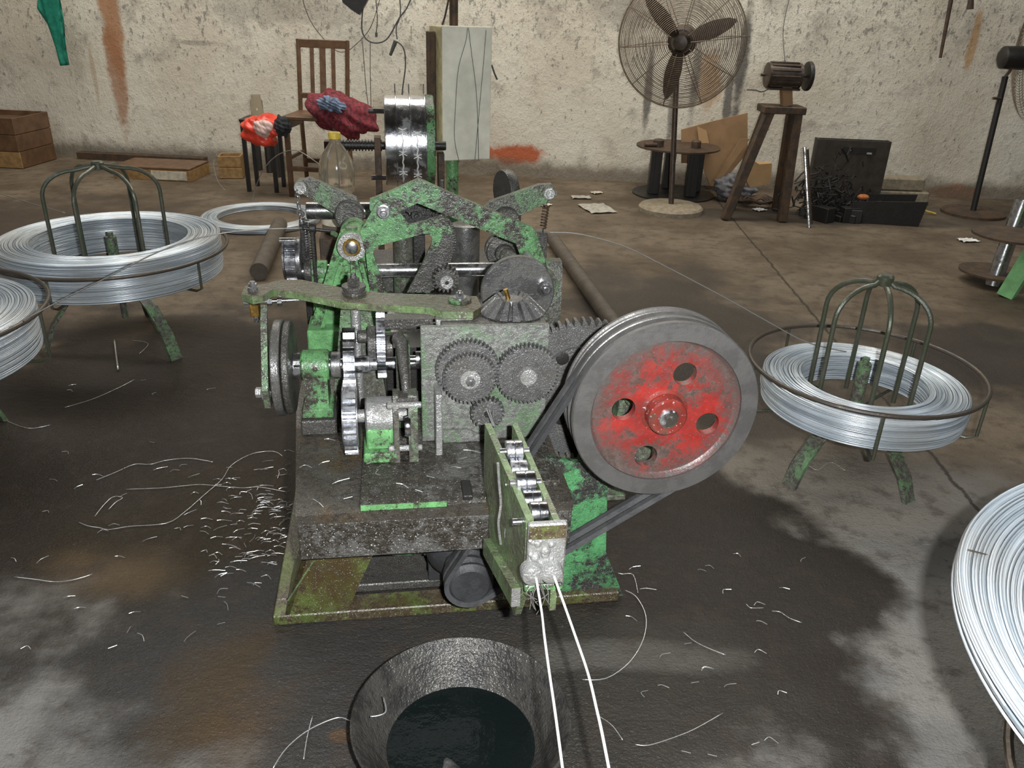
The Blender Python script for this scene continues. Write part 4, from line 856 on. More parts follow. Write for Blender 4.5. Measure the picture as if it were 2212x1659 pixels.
# control cabinet on a post
KV = 2.8
kc = L2W(V(990, 400, KV)); kb = thing('control_cabinet', 'tall cream control cabinet on a green post', 'cabinet', (kc.x, kc.y, 0), .40)
a = V(955, 55, KV); b = V(1056, 347, KV); bw2 = (V(1060, 200, KV).x-V(955, 200, KV).x)*1.05; cx0 = V(955, 200, KV).x-V(990, 400, KV).x
zt, zb = a.z, b.z
bm = nb(); box(bm, cx0, cx0+bw2, -.0, .012, zb, zt, .004); P('cabinet_door', bm, 'cabinet', kb)
bm = nb(); box(bm, cx0-.002, cx0+bw2-.004, .0125, .22, zb+.004, zt-.004, .004); P('cabinet_body', bm, 'cabinet_side', kb)
bm = nb(); box(bm, cx0-.035, cx0-.005, .10, .17, zb+.05, zt-.03, .004); P('side_duct', bm, 'rust', kb)
bm = nb(); cyl(bm, (.0, .1, 0), (.0, .1, zb+.01), .033); box(bm, -.1, .1, .0, .2, 0, .012); P('post', bm, 'green_clean', kb, 'green tubular post')
bm = nb(); cyl(bm, (cx0+.10, .13, zt-.01), (cx0+.10, .13, zt+.5), .022); P('conduit', bm, 'rust', kb, 'brown conduit rising from the cabinet')
bm = nb(); tube(bm, smoothpath([(cx0+.03, .1, zt), (cx0+.05, .1, zt+.06), (cx0+.08, .12, zt+.2), (cx0+.05, .12, zt+.4)]), .005, 6); P('supply_cable', bm, M['rust'], kb)
_cn = Vector((sin(.40), -cos(.40), 0))
def cabpt(x, y):     # point just in front of the cabinet door
    d = ray(x, y); o_ = Vector((0, 0, CH)); t = (Vector((kc.x, kc.y, 0))+_cn*.004-o_).dot(_cn)/d.dot(_cn); return o_+d*t
for pts in (((1010, 60), (1006, 90), (990, 150), (984, 230), (982, 300), (992, 350)), ((1012, 60), (1018, 110), (1028, 190), (1032, 260), (1034, 345)), ((1050, 65), (1045, 130), (1036, 230), (1026, 345))):
    q = []
    for x, y in pts:
        r = V(x, y, KV-.006); q.append(cabpt(x, y))
    wire('hanging_wire', q, .0016, 'cable', {1010: 'thin black wire hanging in a bow on the cabinet door', 1012: 'thin black wire hanging down the middle of the cabinet door', 1050: 'thin wire hanging down the right side of the cabinet door'}[pts[0][0]])
p0 = [L2W(V(x, y, KV+.1)) for x, y in ((1062, 140), (1068, 158), (1074, 172))]
wire('hanging_cable', p0, .005, 'cable', 'short black cable end hanging beside the cabinet', 'cable')
# chair
ch = thing('wooden_chair', 'old brown wooden chair with slatted back against the wall', 'chair', (-1.585, 6.55, 0), radians(-4))
SH, TH_ = .60, 1.13
for sx in (-1, 1):
    bm = nb(); tube(bm, [(sx*.19, .22, 0), (sx*.19, .19, SH), (sx*.195, .27, TH_)], .018, 4); P('back_post', bm, 'wood', ch)
    bm = nb(); box(bm, sx*.19-.018, sx*.19+.018, -.19, -.155, 0, SH-.02, .003); P('leg', bm, 'wood', ch)
bm = nb(); box(bm, -.21, .21, -.2, .2, SH-.02, SH+.01, .006); P('seat', bm, 'wood', ch)
bm = nb(); box(bm, -.19, .19, .255, .285, TH_-.06, TH_-.0, .003); P('top_rail', bm, 'wood', ch)
bm = nb(); box(bm, -.19, .19, .20, .225, SH+.10, SH+.14, .003); P('lower_rail', bm, 'wood', ch)
for x_, w_ in ((-.09, .014), (-.005, .022), (.08, .014)):
    bm = nb(); prism(bm, [(.21, SH+.13), (.228, SH+.13), (.275, TH_-.05), (.257, TH_-.05)], 'x', x_-w_, x_+w_); P('back_slat', bm, 'wood', ch)
for y_ in (-.175, .19):
    bm = nb(); box(bm, -.19, .19, y_-.012, y_+.012, .2, .235); P('stretcher', bm, 'wood', ch)
for sx in (-1, 1):
    bm = nb(); box(bm, sx*.19-.012, sx*.19+.012, -.17, .19, SH-.09, SH-.025); box(bm, sx*.19-.01, sx*.19+.01, -.17, .19, .28, .305); P('side_rail', bm, 'wood', ch)
def cloth(name, c, s, mat, label, cat, seed, amp=.18, fold=8, rot=0):
    bm = nb(); bmesh.ops.create_icosphere(bm, subdivisions=5, radius=1); rs = random.Random(seed); ph = [rs.uniform(0, 6) for _ in range(6)]
    for v in bm.verts:
        q = v.co.copy(); f = 1+amp*(sin(fold*q.x+ph[0]+3*q.z)*.5+sin(fold*.7*q.y+ph[1]-4*q.z)*.4+sin(fold*2*q.z+ph[2]+5*q.x)*.25+sin(17*q.x+9*q.z+ph[3])*.15)
        v.co = Vector((q.x*s[0]*f, q.y*s[1]*f, q.z*s[2]*f))
    o = tag(obj(name, bm, mat, ang=180), label, cat); o.location = c; o.rotation_euler = (0, radians(rot), 0); return o
cloth('jacket', (-1.36, 6.40, .63), (.25, .15, .145), 'plaid', 'crumpled dark red jacket heaped on the wooden chair', 'jacket', 3, .2, 6, 22)
cloth('shirt', (-1.40, 6.28, .71), (.10, .05, .055), 'blue', 'faded blue cloth lying on the red jacket', 'cloth', 5, .25, 9, 15)
cloth('black_cloth', (-1.80, 6.33, .54), (.06, .05, .075), 'darkcloth', 'black cloth hanging at the chair corner by the red bag', 'cloth', 8)
cloth('plastic_bag', (-1.97, 6.36, .50), (.155, .10, .125), 'redbag', 'bright red plastic bag hanging left of the chair', 'bag', 9, .22, 5, -12)
cloth('bag_print', (-1.93, 6.265, .53), (.07, .03, .06), 'bagpatch', 'pale bundle showing in the red plastic bag', 'bag', 11, .2, 5)
jb = thing('glass_jar', 'clear jar on the ledge above the red bag', 'jar', (-2.07, 6.62, .56)); bm = nb(); lathe(bm, [(0, .04), (.01, .048), (.12, .048), (.145, .035), (.17, .035)], (0, 0, 0), (0, 0, 1), 24); P('jar_body', bm, 'bottle', jb)
sb = thing('stool', 'dark steel stool carrying the jar left of the chair', 'stool', (-2.05, 6.62, 0))
bm = nb(); box(bm, -.13, .13, -.13, .13, .54, .559); P('seat', bm, 'black', sb)
for sx in (-.11, .11):
    for sy in (-.11, .11): bm = nb(); box(bm, sx-.015, sx+.015, sy-.015, sy+.015, 0, .54); P('leg', bm, 'black', sb)
for i, (x, y) in enumerate(((566, 372), (588, 378), (606, 388))):
    p = atZ(x, y); bm = nb(); h = (.28, .32, .30)[i]; lathe(bm, [(0, .028), (h, .028)], (0, 0, 0), (0, 0, 1), 8); o = tag(obj('steel_tube', bm, 'black'), ('left', 'middle', 'right')[i]+' one of three short black tubes standing by the chair', 'tube', 'black tubes beside the chair'); o.location = (p.x-.05, p.y+.1, 0)
def crate(name, label, cat, x, y, sx, sy, sz, rz, mat, mat2=None, planks=3):
    t = thing(name, label, cat, (x, y, 0), rz); g = .004; hh = sz/planks
    for k in range(planks):
        bm = nb(); box(bm, -sx/2, sx/2, -sy/2, -sy/2+.015, k*hh+g, (k+1)*hh, .003); P('plank', bm, mat2 if (k == 0 and mat2) else mat, t)
        bm = nb(); box(bm, -sx/2, sx/2, sy/2-.015, sy/2, k*hh+g, (k+1)*hh, .003); P('plank', bm, mat, t)
        for s in (-1, 1): bm = nb(); box(bm, s*(sx/2-.008)-.008, s*(sx/2-.008)+.008, -sy/2+.016, sy/2-.016, k*hh+g, (k+1)*hh, .003); P('plank', bm, mat, t)
    bm = nb(); box(bm, -sx/2+.016, sx/2-.016, -sy/2+.016, sy/2-.016, .004, sz*.9, .003); P('contents', bm, 'wood', t)
    return t
crate('wooden_crate', 'dark wooden crate against the wall at the left picture edge', 'crate', -4.75, 7.35, .95, .5, .42, radians(-4), 'wood', 'wood_pale', 3)
crate('wooden_box', 'small pale wooden box on the floor behind the coil', 'box', -2.47, 7.05, .19, .18, .19, radians(10), 'wood_pale', None, 2)
bt_ = thing('flat_crate', 'low flat wooden crate lying by the wall behind the left reel', 'crate', (-3.05, 7.0, 0), radians(-3))
for k in range(4): bm = nb(); box(bm, -.33, .33, -.20+k*.1, -.11+k*.1, .09, .108, .003); P('plank', bm, 'wood', bt_)
bm = nb(); box(bm, -.33, -.31, -.2, .19, 0, .09); box(bm, .31, .33, -.2, .19, 0, .09); box(bm, -.31, .31, -.2, -.185, .0, .088); P('frame', bm, 'wood_pale', bt_)
bm = nb(); box(bm, .0, .30, -.208, -.2005, .012, .08, 0); P('front_sheet', bm, 'label', bt_)
bm = nb(); box(bm, -4.1, -2.9, 0, .10, 0, .06); bm2 = bm
o = tag(obj('timber', bm, 'rust'), 'long rotten brown timber along the foot of the wall', 'timber'); o.location = (0, 7.36, 0); o.rotation_euler = (0, 0, -.06)
# pedestal fan
FY = 6.35; fc = atY(1472, 90, FY)
fb = atZ(1448, 455)
fn = thing('pedestal_fan', 'large brown industrial pedestal fan with wire guard against the wall', 'fan', (fb.x, fb.y, 0))
hx_, hy_, hz_ = fc.x-fb.x, FY-fb.y, fc.z
bm = nb(); lathe(bm, [(0, .25), (.03, .25), (.045, .235), (.055, .1)], (0, 0, 0), (0, 0, 1), 48); P('fan_base', bm, 'concrete', fn, 'pale round cast base')
bm = nb(); cyl(bm, (0, 0, .05), (hx_, hy_+.12, hz_-.05), .021); P('fan_pole', bm, 'fan', fn)
fd = Vector((-.28, -1, -.06)).normalized(); fx, fy, _ = frame(fd); hc = Vector((hx_, hy_, hz_))
bm = nb(); lathe(bm, [(-.18, .07), (-.16, .105), (-.03, .105), (-.01, .08)], hc, fd, 28); P('fan_motor', bm, 'fan', fn)
bm = nb(); lathe(bm, [(0, .07), (.05, .07), (.08, .05), (.085, .01)], hc+fd*.0, fd, 28); P('fan_hub', bm, 'fan', fn)
RG = .455
def ringpts(r, off, n=72): return [hc+fd*off+(fx*cos(2*pi*i/n)+fy*sin(2*pi*i/n))*r for i in range(n)]
bm = nb()
for i in range(1, 30):
    r = .085+(RG-.085)*i/30; tube(bm, ringpts(r, .11-.10*(r/RG)**4), .0024, 4, closed=True)
    if i % 2: tube(bm, ringpts(r, -.12+.10*(r/RG)**4), .0016, 4, closed=True)
P('guard_rings', bm, 'fanwire', fn, kind='stuff')
bm = nb(); tube(bm, ringpts(RG, .0, 96), .006, 6, closed=True); P('guard_rim', bm, 'fanwire', fn)
for i in range(10):
    for s, o1 in ((1, .11), (-1, -.12)):
        a = 2*pi*(i+.2)/10; dr = fx*cos(a)+fy*sin(a); bm = nb(); tube(bm, [hc+dr*(RG*k/6)+fd*(o1-(o1-.0)*(k/6)**4) for k in range(1, 7)], .003, 4); P('guard_spoke', bm, 'fanwire', fn)
for tx, ty in ((1390, -12), (1594, 40), (1438, 216)):
    tp = atY(tx, ty, FY)-Vector((fb.x, fb.y, 0)); dr = tp-hc; dr -= fd*dr.dot(fd); L_ = dr.length; dr.normalize(); sd = dr.cross(fd); bm = nb(); A = []
    for k in range(9):
        t = k/8; wd_ = .035+.028*sin(pi*min(1, t*1.15)) if t < .9 else .03*(1-t)/.1+.008; o1 = hc+fd*.03+dr*(.05+t*(min(L_, .40)-.05)); tw = .6-.35*t
        A.append([bm.verts.new(o1+(sd*cos(tw)+fd*sin(tw))*s*wd_+fd*h) for s, h in ((-1, 0), (1, 0), (1, .006), (-1, .006))])
    for a_, b_ in zip(A, A[1:]):
        for i in range(4): bm.faces.new((a_[i], a_[(i+1) % 4], b_[(i+1) % 4], b_[i]))
    bm.faces.new(A[0]); bm.faces.new(A[-1]); P('fan_blade', bm, 'fan', fn)
bm = nb()
# second fan, right edge
f2 = thing('pedestal_fan', 'black pedestal fan turned sideways at the right picture edge', 'fan', tuple(atZ(2100, 462)))
b2 = atZ(2100, 462); t2 = atY(2172, 165, 6.65)-b2
bm = nb(); lathe(bm, [(0, .24), (.02, .24), (.03, .22)], (0, 0, 0), (0, 0, 1), 40); P('fan_base', bm, 'rust', f2)
bm = nb(); cyl(bm, (0, 0, .03), tuple(t2), .022); P('fan_pole', bm, 'black', f2)
m2 = atY(2195, 125, 6.6)-b2; bm = nb(); lathe(bm, [(-.12, .05), (-.10, .08), (.10, .085), (.2, .07)], m2, (1, 0, 0), 28); P('fan_motor', bm, 'black', f2)
bm = nb(); tube(bm, [tuple(t2), tuple((t2+m2)/2+Vector((0, 0, -.03))), tuple(m2)], .012, 6); P('fan_yoke', bm, 'fanwire', f2)
g2 = m2+Vector((.16, 0, -.0)); bm = nb(); RG2 = .46; dd_ = Vector((1, -.25, .1)).normalized(); gx, gy, _ = frame(dd_)
for i in range(2, 24):
    r = RG2*i/24
    for s in (1, -1): tube(bm, [g2+dd_*(s*.1*(1-(r/RG2)**4))+(gx*cos(2*pi*k/48)+gy*sin(2*pi*k/48))*r for k in range(48)], .002, 4, closed=True)
P('guard_rings', bm, 'fanwire', f2, kind='stuff')
p = atY(2145, 212, 6.62)-b2; bm = nb(); cyl(bm, tuple(p), tuple(p+Vector((.06, 0, 0))), .01); P('clamp_knob', bm, 'rust', f2)
# empty bobbin stack (two discs on columns)
s0 = atZ(1440, 432); sp_ = thing('empty_bobbin', 'empty steel bobbin standing on end left of the fan', 'bobbin', (s0.x+.09, s0.y+.24, 0))
bm = nb(); lathe(bm, [(0, .345), (.012, .345)], (0, 0, 0), (0, 0, 1), 48); P('lower_disc', bm, 'black', sp_)
bm = nb(); lathe(bm, [(0, .345), (.012, .345)], (0, 0, .39), (0, 0, 1), 48); P('upper_disc', bm, 'rust', sp_)
for x_, y_ in ((-.18, -.05), (.12, -.12), (.20, .1), (-.02, .2)):
    bm = nb(); box(bm, x_-.045, x_+.045, y_-.04, y_+.04, .0125, .3895, .004); box(bm, x_-.012, x_+.02, y_-.05, y_-.041, .02, .38, 0); P('column', bm, 'black', sp_)
for i, (x_, y_, r) in enumerate(((-.18, -.08, .045), (.13, -.08, .04))): 
    bm = nb(); lathe(bm, [(0, r), (.05, r), (.06, r*.7)], (x_, y_, .403), (0, 0, 1), 20); P('disc_cap', bm, 'rust', sp_)
bm = nb(); lathe(bm, [(0, .018), (.1, .018)], (-.30, -.12, .42), (1, .1, 0), 12); o = P('pin', bm, 'rust', sp_)
# motor on A-frame
a0 = atZ(1560, 468); a1 = atZ(1690, 480); top = atY(1690, 228, 6.2)
af = thing('motor_stand', 'rusty welded frame stand with small grinder motor on top', 'motor stand', (top.x, 6.2, 0))
def beam(bm, a, b, w, h):
    a = Vector(a); b = Vector(b); x, y, d = frame(b-a); L_ = (b-a).length
    mt = Matrix((x, y, d)).transposed().to_4x4(); box(bm, -w/2, w/2, -h/2, h/2, 0, L_, .003, Matrix.Translation(a) @ mt)
tz = top.z
for (bx_, by_, tx_, ty_) in ((a0.x-top.x, -.08, -.10, -.05), (a0.x-top.x+.12, .28, -.08, .08), (a1.x-top.x, -.08, .10, -.05), (a1.x-top.x+.06, .28, .10, .08)):
    bm = nb(); beam(bm, (bx_, by_, 0.005), (tx_, ty_, tz-.04), .085, .06); P('leg', bm, 'rust', af)
bm = nb(); box(bm, -.15, .15, -.10, .12, tz-.05, tz, .005); P('top_plate', bm, 'rust', af)
mtc = atY(1692, 163, 6.2)-Vector((top.x, 6.2, 0))
bm = nb(); beam(bm, (.03, 0, tz), (mtc.x+.03, 0, mtc.z-.07), .08, .07); P('motor_bracket', bm, 'card', af)
bm = nb(); lathe(bm, [(-.13, .05), (-.12, .085), (.12, .085), (.13, .05)], mtc, (1, .05, 0), 28); 
for k in range(14): 
    a = 2*pi*k/14; cyl(bm, mtc+Vector((-.1, .088*cos(a), .088*sin(a))), mtc+Vector((.1, .088*cos(a), .088*sin(a))), .006, seg=6)
cyl(bm, mtc+Vector((-.16, 0, 0)), mtc+Vector((.18, .01, 0)), .01); box(bm, mtc.x-.1, mtc.x+.12, -.06, .06, mtc.z-.095, mtc.z-.08); P('grinder_motor', bm, 'fan', af)
bm = nb(); lathe(bm, [(0, .095), (.006, .10), (.022, .10), (.028, .095)], mtc+Vector((.165, .01, 0)), (1, .05, 0), 36); P('grinding_wheel', bm, 'black', af)
bm = nb(); tube(bm, smoothpath([mtc+Vector((-.1, -.04, -.09)), mtc+Vector((-.15, -.06, -.11)), mtc+Vector((-.2, -.06, -.10)), mtc+Vector((-.26, -.06, -.10))]), .004, 5); P('motor_lead', bm, 'cable', af)
wire('hanging_wire', [Vector((top.x+mtc.x, 6.2, mtc.z+.08)), atY(1692, 60, 6.4), atY(1712, -30, 6.6)], .0035, 'cable', 'black supply wire hanging above the grinder motor')
# cardboard behind fan and stand
def sheet(name, pts, Y0, th, mat, label, cat='cardboard'):
    bm = nb(); q = [atY(x, y, Y0) for x, y in pts]; prism(bm, [(p.x, p.z) for p in q], 'y', Y0, Y0+th); o = tag(obj(name, bm, mat), label, cat); return origin(o, q[0])
cb_ = thing('cardboard_sheet', 'large bent brown cardboard sheet leaning on the wall behind the stand', 'cardboard', tuple(atZ(1560, 425)))
cbo = atZ(1560, 425)
def cp(pts, Y0, th, mat, nm, lb=None):
    bm = nb(); q = [atY(x, y, Y0)-cbo for x, y in pts]; prism(bm, [(p.x, p.z) for p in q], 'y', Y0-cbo.y, Y0-cbo.y+th); return P(nm, bm, mat, cb_, lb)
cp([(1472, 280), (1540, 262), (1615, 244), (1615, 330), (1560, 395), (1535, 402), (1515, 355), (1472, 352)], 7.2, .012, 'card', 'sheet')
cp([(1506, 273), (1526, 282), (1535, 326), (1513, 330)], 7.18, .008, 'card_pale', 'flap', 'pale orange folded flap')
cp([(1536, 402), (1550, 398), (1620, 300), (1600, 300)], 7.15, .012, 'card', 'fold')
sheet('cardboard_scrap', [(1612, 352), (1625, 345), (1640, 355), (1668, 353), (1664, 398), (1620, 405), (1610, 385)], 6.5, .10, 'card_pale', 'pale cardboard carton scrap between the legs of the stand')
p = atZ(1600, 440); cloth('rag_bundle', (p.x-.04, p.y+.12, .10), (.17, .12, .11), plain('grey rag', (.14, .14, .15), .8, s=15, var=.6), 'grey and white rag bundle under the motor stand', 'rag', 14)
p = atZ(1640, 452); bm = nb(); 
for r in (.10, .13, .16, .19): tube(bm, [(r*cos(i*pi/20), r*.6*sin(i*pi/20), .02+r*.2+.01*sin(i)) for i in range(40)], .01, 6, closed=True)
o = tag(obj('hose_coil', bm, 'rust', ang=180), 'coil of brown hose under the motor stand', 'hose'); o.location = (p.x+.02, p.y+.12, 0)
# metal box, scrap pile, rebar, bin
b0 = atZ(1775, 455); mb = thing('sheet_metal_box', 'dark sheet metal box with slot standing behind the scrap heap', 'metal box', (2.68, 6.72, 0), radians(-3))
bm = nb(); box(bm, -.30, .28, 0, .012, .02, .53, .003); P('front_panel', bm, plain('dark grey brown sheet', (.055, .045, .035), .5, .2, .2, 12), mb)
bm = nb(); box(bm, -.30, -.288, .013, .09, .0, .53); box(bm, .268, .28, .013, .09, 0, .53); box(bm, -.287, .267, .078, .09, 0, .528); box(bm, -.287, .267, .013, .077, .0, .02); P('body', bm, 'black', mb)
bm = nb(); box(bm, -.10, .17, -.004, -.0005, .43, .475, 0); P('slot', bm, 'black', mb)
bm = nb(); box(bm, .10, .14, -.012, -.0005, .425, .44, .002); P('catch', bm, 'silver', mb)
hp = atZ(1790, 478); bm = nb(); rs = random.Random(4)
for k in range(240):
    a = Vector((rs.gauss(-.02, .13), rs.gauss(.16, .06), abs(rs.gauss(0, .17))+.01)); d = Vector((rs.uniform(-1, 1), rs.uniform(-.5, .5), rs.uniform(-.4, .9)))*rs.uniform(.04, .16); b = a+d; b.z = max(.01, b.z); m_ = (a+b)/2+Vector((0, 0, rs.uniform(-.02, .05))); m_.z = max(.01, m_.z); tube(bm, [a, m_, b], rs.uniform(.003, .008), 5)
for k in range(40):
    x_ = rs.uniform(-.15, .22); y_ = rs.uniform(.0, .3); s_ = rs.uniform(.03, .08); box(bm, -s_, s_, -s_*.6, s_*.6, 0, s_*rs.uniform(.6, 1.6), .004, Matrix.Translation((x_, y_, 0)) @ Matrix.Rotation(rs.uniform(0, 3), 4, 'Z'))
o = obj('scrap_heap', bm, 'black', kind='stuff'); tag(o, 'tangled black heap of scrap steel beside the motor stand', 'scrap'); o.location = (hp.x+.02, hp.y, 0)
r0 = atZ(1748, 492); r1 = atY(1738, 318, r0.y+.12); bm = nb(); cyl(bm, r0, r1, .011, seg=10)
for k in range(34):
    q = r0.lerp(r1, (k+.5)/34); lathe(bm, [(0, .014), (.006, .014)], q, r1-r0, 10)
o = tag(obj('rebar', bm, 'shaft'), 'ribbed steel bar leaning on the scrap heap', 'steel bar'); origin(o, r0)
q = r1+Vector((.03, .03, -.02)); bm = nb(); cyl(bm, (r0.x+.05, r0.y+.12, 0), q, .014, seg=12); o = tag(obj('steel_rod', bm, 'rust'), 'plain rusty rod leaning beside the ribbed bar', 'steel bar'); origin(o, (r0.x+.05, r0.y+.12, 0))
bn = thing('scrap_bin', 'low black open bin right of the scrap heap', 'bin', (2.80, 6.25, 0), radians(-8))
bm = nb(); prism(bm, [(-.24, 0), (.25, 0), (.28, .19), (-.26, .16)], 'y', -.12, -.108); prism(bm, [(-.24, 0), (.25, 0), (.28, .19), (-.26, .16)], 'y', .15, .162); box(bm, -.25, .25, -.107, .149, .0, .1); P('body', bm, 'black', bn)
bm = nb(); rs = random.Random(9)
for k in range(14): a = Vector((rs.uniform(-.2, .2), rs.uniform(-.08, .12), .11)); bmesh.ops.create_icosphere(bm, subdivisions=1, radius=rs.uniform(.03, .06), matrix=Matrix.Translation(a) @ Matrix.Diagonal((1, 1, .5, 1)))
P('contents', bm, 'motor', bn, kind='stuff')
bm = nb(); bmesh.ops.create_icosphere(bm, subdivisions=3, radius=.045); o = tag(obj('brick_scrap', bm, 'orange'), 'orange brick scrap on the black bin', 'brick'); o.location = (2.62, 6.22, .185); o.scale = (1, .7, .5)
for i, (x, y, z, l, s) in enumerate(((3.22, 6.95, .0, 'lower grey concrete block behind the bin', (.22, .09, .11)), (3.19, 6.96, .115, 'upper grey concrete block behind the bin', (.20, .08, .10)))):
    bm = nb(); box(bm, -s[0], s[0], -s[1], s[1], 0, s[2], .01); o = tag(obj('concrete_block', bm, 'concrete'), l, 'block'); o.location = (x, y, z); o.rotation_euler = (0, 0, .06*i-.05)
wire('straw_rope', [atZ(1972, 466, .02), atZ(1990, 455, .03), atZ(2008, 458, .02), atZ(2022, 462, .01)], .008, 'yellow', 'yellow rope end on the floor by the concrete blocks', 'rope')
# neighbouring machine at the right edge
nm = thing('spool_machine', 'machine with dark discs and a bright green post at the right picture edge', 'machine', tuple(atZ(2165, 640)))
no = atZ(2165, 640)
bm = nb(); tube(bm, [(.02, .0, 0), (.20, 0, .62)], .06, 4); P('green_post', bm, 'bright_green', nm, 'bright green slanted post')
for (x, y, z, r) in ((2150, 600, .06, .19), (2190, 520, .36, .2)):
    p = atZ(x, y, z)-no; bm = nb(); lathe(bm, [(0, r), (.012, r)], (p.x+.04, p.y+.10, z), (0, 0, 1), 48); P('disc', bm, 'rust', nm)
p = atZ(2150, 600, .06)-no; bm = nb(); cyl(bm, (p.x+.02, p.y+.04, 0), (p.x+.09, p.y+.10, .5), .045); P('spindle', bm, 'shaft', nm)
# green cloth, cables, rods on the wall
clo = atY(112, 0, 7.55)
bm = nb(); tp = [(88, -40), (130, -40), (134, 20), (142, 80), (153, 140), (137, 141), (128, 100), (108, 50), (90, 18)]
prof_ = [atY(x, y, 7.56) for x, y in tp]
prism(bm, [(p.x, p.z) for p in prof_], 'y', 7.5, 7.53); bmesh.ops.triangulate(bm, faces=bm.faces[:]); bmesh.ops.subdivide_edges(bm, edges=bm.edges[:], cuts=5, use_grid_fill=True)
for v in bm.verts: v.co.y += .012*sin(v.co.x*90+v.co.z*9)
o = tag(obj('hanging_cloth', bm, 'tealcloth', ang=180), 'teal cloth hanging down the wall at upper left', 'cloth'); origin(o, clo)
def wallwire(pts, r, label, mat='cable', cat='cable', Y0=7.38): return wire('wall_cable', [atY(x, y, Y0) for x, y in pts], r, mat, label, cat)
wallwire([(790, -30), (782, 40), (785, 75), (805, 92), (835, 85), (862, 40), (880, 15), (895, -25)], .006, 'thick looped black cable on the wall above the chair')
wallwire([(650, -20), (660, 20), (680, 60), (720, 105), (745, 112), (770, 95), (800, 60), (820, 0), (825, -20)], .003, 'thin brown cable sagging from the wall over the chair back', 'rust')
wallwire([(862, -20), (865, 30), (856, 60), (858, 85)], .005, 'twisted black cable leading to the hanging plug')
wallwire([(858, 90), (872, 105), (876, 140), (870, 190), (868, 215)], .006, 'black cable falling from the plug to the drum')
wallwire([(812, 0), (815, 40), (813, 70)], .004, 'short cable hanging straight with a small end')
wallwire([(783, 90), (790, 180), (795, 225)], .003, 'left thin cable dropping behind the chair')
wallwire([(800, 90), (800, 160), (802, 250)], .003, 'right thin cable dropping behind the chair')
a = atY(855, 88, 7.36); b = atY(843, 120, 7.36); bm = nb(); cyl(bm, a, b, .018, .012, seg=12, ch=.004); o = tag(obj('plug', bm, 'cable'), 'black plug hanging from a cable on the wall', 'plug'); origin(o, a)
a = atY(813, 70, 7.36); b = atY(813, 80, 7.36); bm = nb(); cyl(bm, a, b, .01, seg=10, ch=.002); o = tag(obj('plug', bm, 'cable'), 'tiny black plug at the short cable end', 'plug'); origin(o, a)
bm = nb(); q = [atY(x, y, 7.4) for x, y in ((735, -25), (790, -25), (800, -8), (778, 32), (762, 22), (742, 5))]; prism(bm, [(p.x, p.z) for p in q], 'y', 7.36, 7.42); bmesh.ops.triangulate(bm, faces=bm.faces[:]); o = tag(obj('hanging_bag', bm, 'black'), 'black bag hanging above the chair at the top picture edge', 'bag'); origin(o, q[0])
a = atY(2060, -30, 7.2); b = atY(2031, 125, 7.2); bm = nb(); cyl(bm, a, b, .018, .012, seg=12); o = tag(obj('wall_rod', bm, 'rust'), 'thin rusty rod hanging on the wall at upper right', 'rod'); origin(o, a)
a = atY(2100, -20, 7.2); b = atY(2095, 20, 7.2); bm = nb(); cyl(bm, a, b, .015, .028, seg=14); o = tag(obj('lamp_holder', bm, 'rust'), 'small brown lamp holder hanging at upper right', 'lamp holder'); origin(o, a)
# papers and scraps on the floor
def scrap(x, y, w_, h_, rz, mat, label, cat='paper'):
    p = atZ(x, y); bm = nb(); n = 6; V_ = [[None]*(n+1) for _ in range(n+1)]
    for i in range(n+1):
        for j in range(n+1): V_[i][j] = bm.verts.new(((i/n-.5)*w_+random.gauss(0, .003), (j/n-.5)*h_, .006+.008*abs(sin(i*1.3+j))))
    for i in range(n):
        for j in range(n): bm.faces.new((V_[i][j], V_[i+1][j], V_[i+1][j+1], V_[i][j+1]))
    o = tag(obj('paper_scrap', bm, mat), label, cat); o.location = (p.x, p.y, 0); o.rotation_euler = (0, 0, rz); return o
scrap(1290, 452, .22, .30, .3, 'paper', 'largest grey paper sheet on the floor behind the machine')
scrap(1255, 428, .16, .10, .1, 'paper', 'small pale paper scrap left of the fan base')
scrap(1288, 418, .10, .07, .6, 'label', 'tiny pale scrap nearest the wall behind the machine')
scrap(1640, 455, .10, .08, .6, 'white', 'white scrap beneath the motor stand')
scrap(2090, 521, .13, .09, .2, 'white', 'white crumpled scrap on the floor near the green post', 'scrap')
scrap(1180, 445, .10, .06, 1.0, 'label', 'pale scrap on the floor just behind the machine arm')
#@@CLIPPINGS
def floorwire(pts, label, r=.0010, z=.004, mat='wire'):
    return wire('wire_offcut', [atZ(x, y, z) for x, y in pts], r, mat, label, 'wire offcut', 4)
floorwire([(208, 1037), (250, 1020), (290, 1003), (325, 1003), (360, 994), (410, 990), (460, 998)], 'long wavy wire offcut on the dark floor left of the machine')
floorwire([(272, 1057), (350, 1054), (400, 1049), (440, 1047), (520, 1054), (560, 1052), (625, 1064)], 'long straight wire offcut level with the bed corner')
floorwire([(170, 1128), (190, 1136), (215, 1140), (235, 1144), (280, 1137), (360, 1130), (400, 1105), (440, 1070), (480, 1035), (500, 1005), (545, 980), (590, 975), (610, 985)], 'longest looping wire offcut left of the machine')
floorwire([(205, 1115), (225, 1090), (245, 1073), (265, 1075), (250, 1085), (235, 1100)], 'hairpin shaped wire offcut on the left floor')
floorwire([(30, 1246), (80, 1252), (120, 1257), (160, 1252), (200, 1240)], 'bowed wire offcut by the ochre floor patch')
floorwire([(590, 1659), (620, 1615), (670, 1575), (730, 1550), (762, 1558), (800, 1548)], 'long curved wire leading into the left side of the oil tub', .0013)
floorwire([(800, 1548, ), (820, 1545), (834, 1535), (828, 1505)], 'wire end curling over the rim of the oil tub', .0016, .125)
floorwire([(676, 1545), (664, 1590), (656, 1640)], 'short straight wire crossing the long curved wire', .0013)
